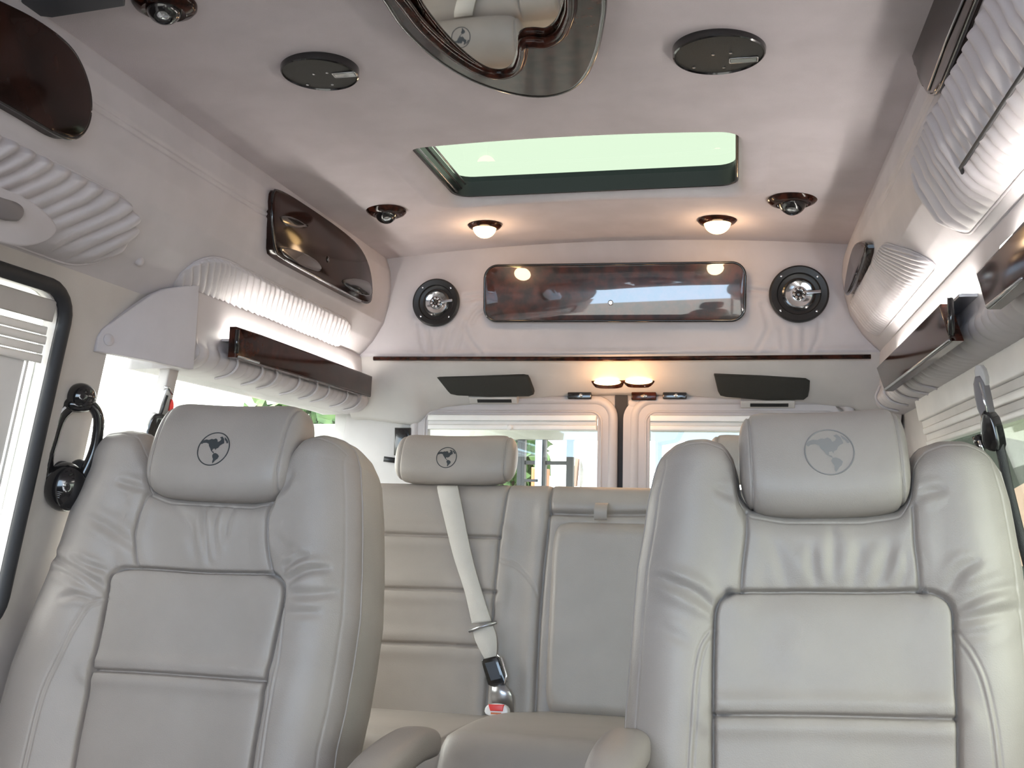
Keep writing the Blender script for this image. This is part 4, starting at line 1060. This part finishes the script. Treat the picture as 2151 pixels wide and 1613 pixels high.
# ================================================================ left pillar: headphones
def headphones():
    fr = Frame(fL.p(*fL.hit(150, 930), .038), fL.u, fL.v, flip=1)
    # re-orient so that u is to the right in the view
    fr = Frame(fL.p(*fL.hit(150, 930), .040), (.75, .66, 0), (.17, 0, 1))
    e = empty('headphones', fL.p(*fL.hit(150, 930), .0), 'black headphones hanging on a hook on the left pillar between the two left windows', 'headphones')
    ring = [(160, 820), (190, 850), (205, 875), (205, 905), (198, 940), (190, 965), (170, 985), (150, 1000), (115, 1000), (100, 975), (97, 940), (103, 905), (115, 875), (130, 840)]
    ringL = catmull([(168, 835), (125, 868), (105, 915), (97, 960), (98, 1005), (118, 1030)], 7)
    ringR = catmull([(172, 835), (198, 858), (207, 880), (205, 915), (197, 950), (182, 985), (168, 1010)], 7)
    band = tube('headband', [fr.p(*fr.hit(*p)) for p in ringL], [.016+.004*math.sin(i/len(ringL)*math.pi) for i in range(len(ringL))], BLACKG, e, n=12, sx=.8)
    tube('headband_wire', [fr.p(*fr.hit(*p)) for p in ringR], [.0115]*len(ringR), BLACKG, e, n=10)
    def cup(px, py, ru, rv, d, nm, c=0, m=BLACKG):
        o = fr.p(*fr.hit(px, py), c); P = []
        for i in range(12):
            t = -.9+i/11*(.9+math.pi/2); r = math.cos(t)
            P.append([o+fr.u*ru*r*math.cos(x)+fr.v*rv*r*math.sin(x)+fr.n*d*math.sin(t) for x in np.linspace(0, 2*math.pi, 33)[:-1]])
        return grid(nm, P, m, e, closev=True, caps=True)
    cup(170, 834, .030, .030, .026, 'hook')
    cup(162, 850, .033, .017, .022, 'hook_cover')
    c1 = cup(136, 1022, .042, .052, .038, 'ear_cup', .004)
    cup(128, 985, .03, .016, .02, 'ear_cushion', -.012, BLACK)
    cup(168, 1000, .026, .034, .024, 'ear_cup', -.02, BLACK)
    o = fr.p(*fr.hit(128, 1010), .036)
    lathe('indicator', fr.p(*fr.hit(131, 1015), .041), fr.n, [(.003, 0), (.003, .002), (0, .003)], SILVER, c1, n=12)
    for k in range(4):
        tube('label_line', [fr.p(*fr.hit(116, 1028+4*k), .0405-.0012*k), fr.p(*fr.hit(131, 1030+4*k), .0405-.0012*k)], .0007, SILVER, c1, n=5)
headphones()
# left belt anchor with D ring
def dring():
    fr = Frame(fL.p(pc, -.1, .03), (.6, .8, 0), (.17, 0, 1))
    e = empty('belt_height_anchor', fL.p(pc, -.2, .0), 'silver and black belt guide on the left window post behind the left armchair headrest', 'belt guide')
    H = lambda x, y, c=0: fr.p(*fr.hit(x, y), c)
    prism('slide', fr, smoothpoly(fr.hits([(347, 812), (360, 822), (352, 870), (333, 905), (322, 898), (334, 860)]), 2), -.02, .004, SILVER, e, bevel=.003)
    tube('groove', [H(350, 830, .004), H(333, 880, .004)], .003, BLACK, e)
    tube('chrome_arc', [H(344, 812, .004), H(353, 814, .006), (H(361, 828, .004))], .003, CHROME, e)
    prism('red_tab', fr, smoothpoly(fr.hits([(360, 835), (365, 850), (360, 868), (354, 858)]), 1), -.01, .004, RED, e)
    P = catmull(fr.hits([(325, 868), (345, 872), (352, 895), (340, 915), (332, 940), (300, 935), (305, 905), (312, 880)]), 4, True)
    prism('shroud', fr, P, -.015, .014, BLACKG, e, bevel=.006)
dring()
# right belt
def rbelt():
    fr = Frame((.86, 1.95, 1.2), (.75, -.66, 0), (-.17, 0, 1))
    e = empty('seat_belt', fr.p(*fr.hit(2070, 860)), 'dark seat belt with grey guide hanging down the right side window', 'seat belt')
    H = lambda x, y, c=0: fr.p(*fr.hit(x, y), c)
    prism('guide_plate', fr, smoothpoly(fr.hits([(2046, 768), (2064, 766), (2074, 800), (2068, 818), (2052, 812)]), 1), -.01, .004, TRIM, e, bevel=.003)
    prism('guide_sleeve', fr, smoothpoly(fr.hits([(2046, 792), (2066, 788), (2080, 850), (2084, 880), (2068, 886), (2052, 850)]), 1), -.012, .008, GREYB, e, bevel=.004)
    tube('chrome_edge', [H(2064, 802, .01), H(2076, 848, .01), H(2080, 872, .01)], .0022, CHROME, e, n=6)
    prism('buckle_shroud', fr, smoothpoly(fr.hits([(2068, 860), (2090, 868), (2102, 905), (2108, 942), (2092, 950), (2070, 938), (2066, 900)]), 1), -.012, .014, BLACKG, e, bevel=.005)
    tube('belt_webbing', [H(2090, 900), H(2103, 950), H(2118, 1020), H(2135, 1090), H(2160, 1190), H(2200, 1350)], .008, WEBD, e, n=8, sx=.6)
    tube('knob', [H(2052, 915), H(2058, 928), H(2066, 945)], [.009, .010, .006], BLACKG, e, n=10)
    tube('knob_edge', [H(2064, 925, .01), H(2072, 948, .01)], .004, CHROME, e, n=6)
rbelt()

# ================================================================ outside
gr = struct(box('ground', (-40, -30, -.6), (40, 40, -.5), CONC)); gr.name = 'floor_outside'
# trees outside left, leaf balls of many small leaves
def leafball(name, c, R, n, label):
    rng = np.random.RandomState(int(abs(c[0]*10))); V = []; Fc = []
    e = empty(name, (c[0], c[1], -.5), label, 'tree', 'trees seen through the left rear window')
    for _ in range(n):
        d = rng.normal(size=3); d /= np.linalg.norm(d); p = np.array(c)+d*np.array(R)*rng.uniform(.55, 1.0)
        a = rng.normal(size=3); a /= np.linalg.norm(a); b = np.cross(a, rng.normal(size=3)); b /= np.linalg.norm(b); s_ = rng.uniform(.12, .25)
        k = len(V); V += [p-a*s_, p+b*s_*.5, p+a*s_, p-b*s_*.5]; Fc.append((k, k+1, k+2, k+3))
    mk('foliage', V, Fc, LEAF, e, smooth=False)
    tube('trunk', [(c[0], c[1], -.5), (c[0]+.1, c[1], c[2])], [.2, .1], BARK, e)
tc_ = CAM+ray(690, 905)/abs(ray(690, 905)[1])*14
leafball('tree', (tc_[0]+.3, tc_[1]+.6, tc_[2]-.9), (2.6, 1.5, 2.0), 4500, 'bright green tree outside the left rear window, by the rear corner')
# showroom glazing behind the rear doors
YG = 6.5; fG = Frame((0, YG, 0), (1, 0, 0), (0, 0, 1))
gz = empty('showroom_glazing', (-.3, YG, -.5), 'dark framed glazed showroom front seen through the left rear door window', 'glazing')
def gx(px, py): return fG.hit(px, py)
x_l = gx(1070, 950)[0]-2.0; x_r = gx(1262, 950)[0]+.3
zt_ = gx(1160, 915)[1]
fbox('top_beam', fG, x_l, x_r+1.0, zt_-.03, zt_+.06, 0, .1, GAR_W, gz)
for px, w in ((1095, .028), (1103, .02), (1136, .05), (1146, .022), (1200, .045), (860, .04), (985, .04)):
    x = gx(px, 950)[0]; fbox('mullion', fG, x-w/2*1.0, x+w/2, -.5, zt_, 0, .06, GAR_F if px != 1136 else SILVER, gz)
zr = gx(1120, 972)[1]; fbox('transom', fG, x_l, gx(1195, 950)[0], zr-.012, zr+.012, 0, .05, GAR_F, gz)
fbox('inner_panel', fG, gx(1102, 990)[0], gx(1133, 990)[0], gx(1110, 1012)[1], gx(1110, 1010)[1]+.01, 0, .07, GAR_F, gz)
# ceiling of the building above the glazing
o = box('building_canopy', (-1.2, 4.4, 1.62), (1.6, 6.6, 1.70), GAR_W); tag(o, 'pale building canopy above the showroom glazing behind the van', 'canopy')
# things beyond the glass
o = fbox('orange_vehicle', Frame((0, 8.5, 0), (1, 0, 0), (0, 0, 1)), gx(1118, 950)[0]*1.35-.0, gx(1133, 950)[0]*1.35, -.499, 1.30, 0, .5, ORANGE, None, .03); tag(o, 'small orange vehicle beyond the glazing in the left rear door window', 'vehicle')
f9 = Frame((0, 9, 0), (1, 0, 0), (0, 0, 1))
o = prism('leaning_board', f9, f9.hits([(1207, 1022), (1213, 950), (1220, 948), (1213, 1022)]), 0, .1, TERRA); tag(o, 'pinkish leaning board beyond the glazing', 'board')
o = prism('grey_wall_block', f9, f9.hits([(1224, 1040), (1226, 962), (1262, 955), (1262, 1040)]), 0, .2, CONC); tag(o, 'pale grey block wall beyond the glazing at the right of the left door window', 'wall block')
leafball('bush', tuple(CAM+ray(1082, 955)/abs(ray(1082, 955)[1])*11), (.35, .3, .45), 160, 'dark green bush beyond the glazing in the left rear door window')

# dim showroom wall to the right of the van
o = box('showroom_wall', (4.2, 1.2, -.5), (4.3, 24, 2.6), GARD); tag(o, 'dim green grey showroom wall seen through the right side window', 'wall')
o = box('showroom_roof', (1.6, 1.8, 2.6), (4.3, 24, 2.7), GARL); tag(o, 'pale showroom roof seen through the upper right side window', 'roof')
fW = Frame((4.15, 0, 0), (0, 1, 0), (0, 0, 1), flip=-1)
for i, (pl, m_, nm, lab) in enumerate([
    ([(2075, 880), (2200, 800), (2200, 935), (2100, 915)], GARL, 'bright_panel', 'bright pale panel high on the showroom wall in the right side window'),
    ([(1985, 920), (2060, 885), (2062, 893), (1988, 930)], GARL, 'pale_strip', 'narrow pale strip on the showroom wall in the right side window')]):
    o = prism(nm, fW, fW.hits(pl), -.06, .05, m_); tag(o, lab, 'panel')
f5 = Frame((3.4, 0, 0), (0, 1, 0), (0, 0, 1), flip=-1)
o = prism('red_brown_board', f5, f5.hits([(2128, 1040), (2200, 1000), (2200, 1200), (2140, 1180)]), 0, .1, TERRA); tag(o, 'reddish board standing outside the right side window', 'board')
f6 = Frame((2.6, 3.6, 0), (1, 0, 0), (0, 0, 1))
# beige furniture behind the right rear door window
f8 = Frame((0, 5.5, 0), (1, 0, 0), (0, 0, 1))
o = prism('beige_awning', f8, f8.hits([(1385, 902), (1440, 902), (1425, 930), (1391, 936), (1391, 1750), (1386, 1750)]), 0, .3, GARL); tag(o, 'pale awning and its post seen through the right rear door window', 'awning')
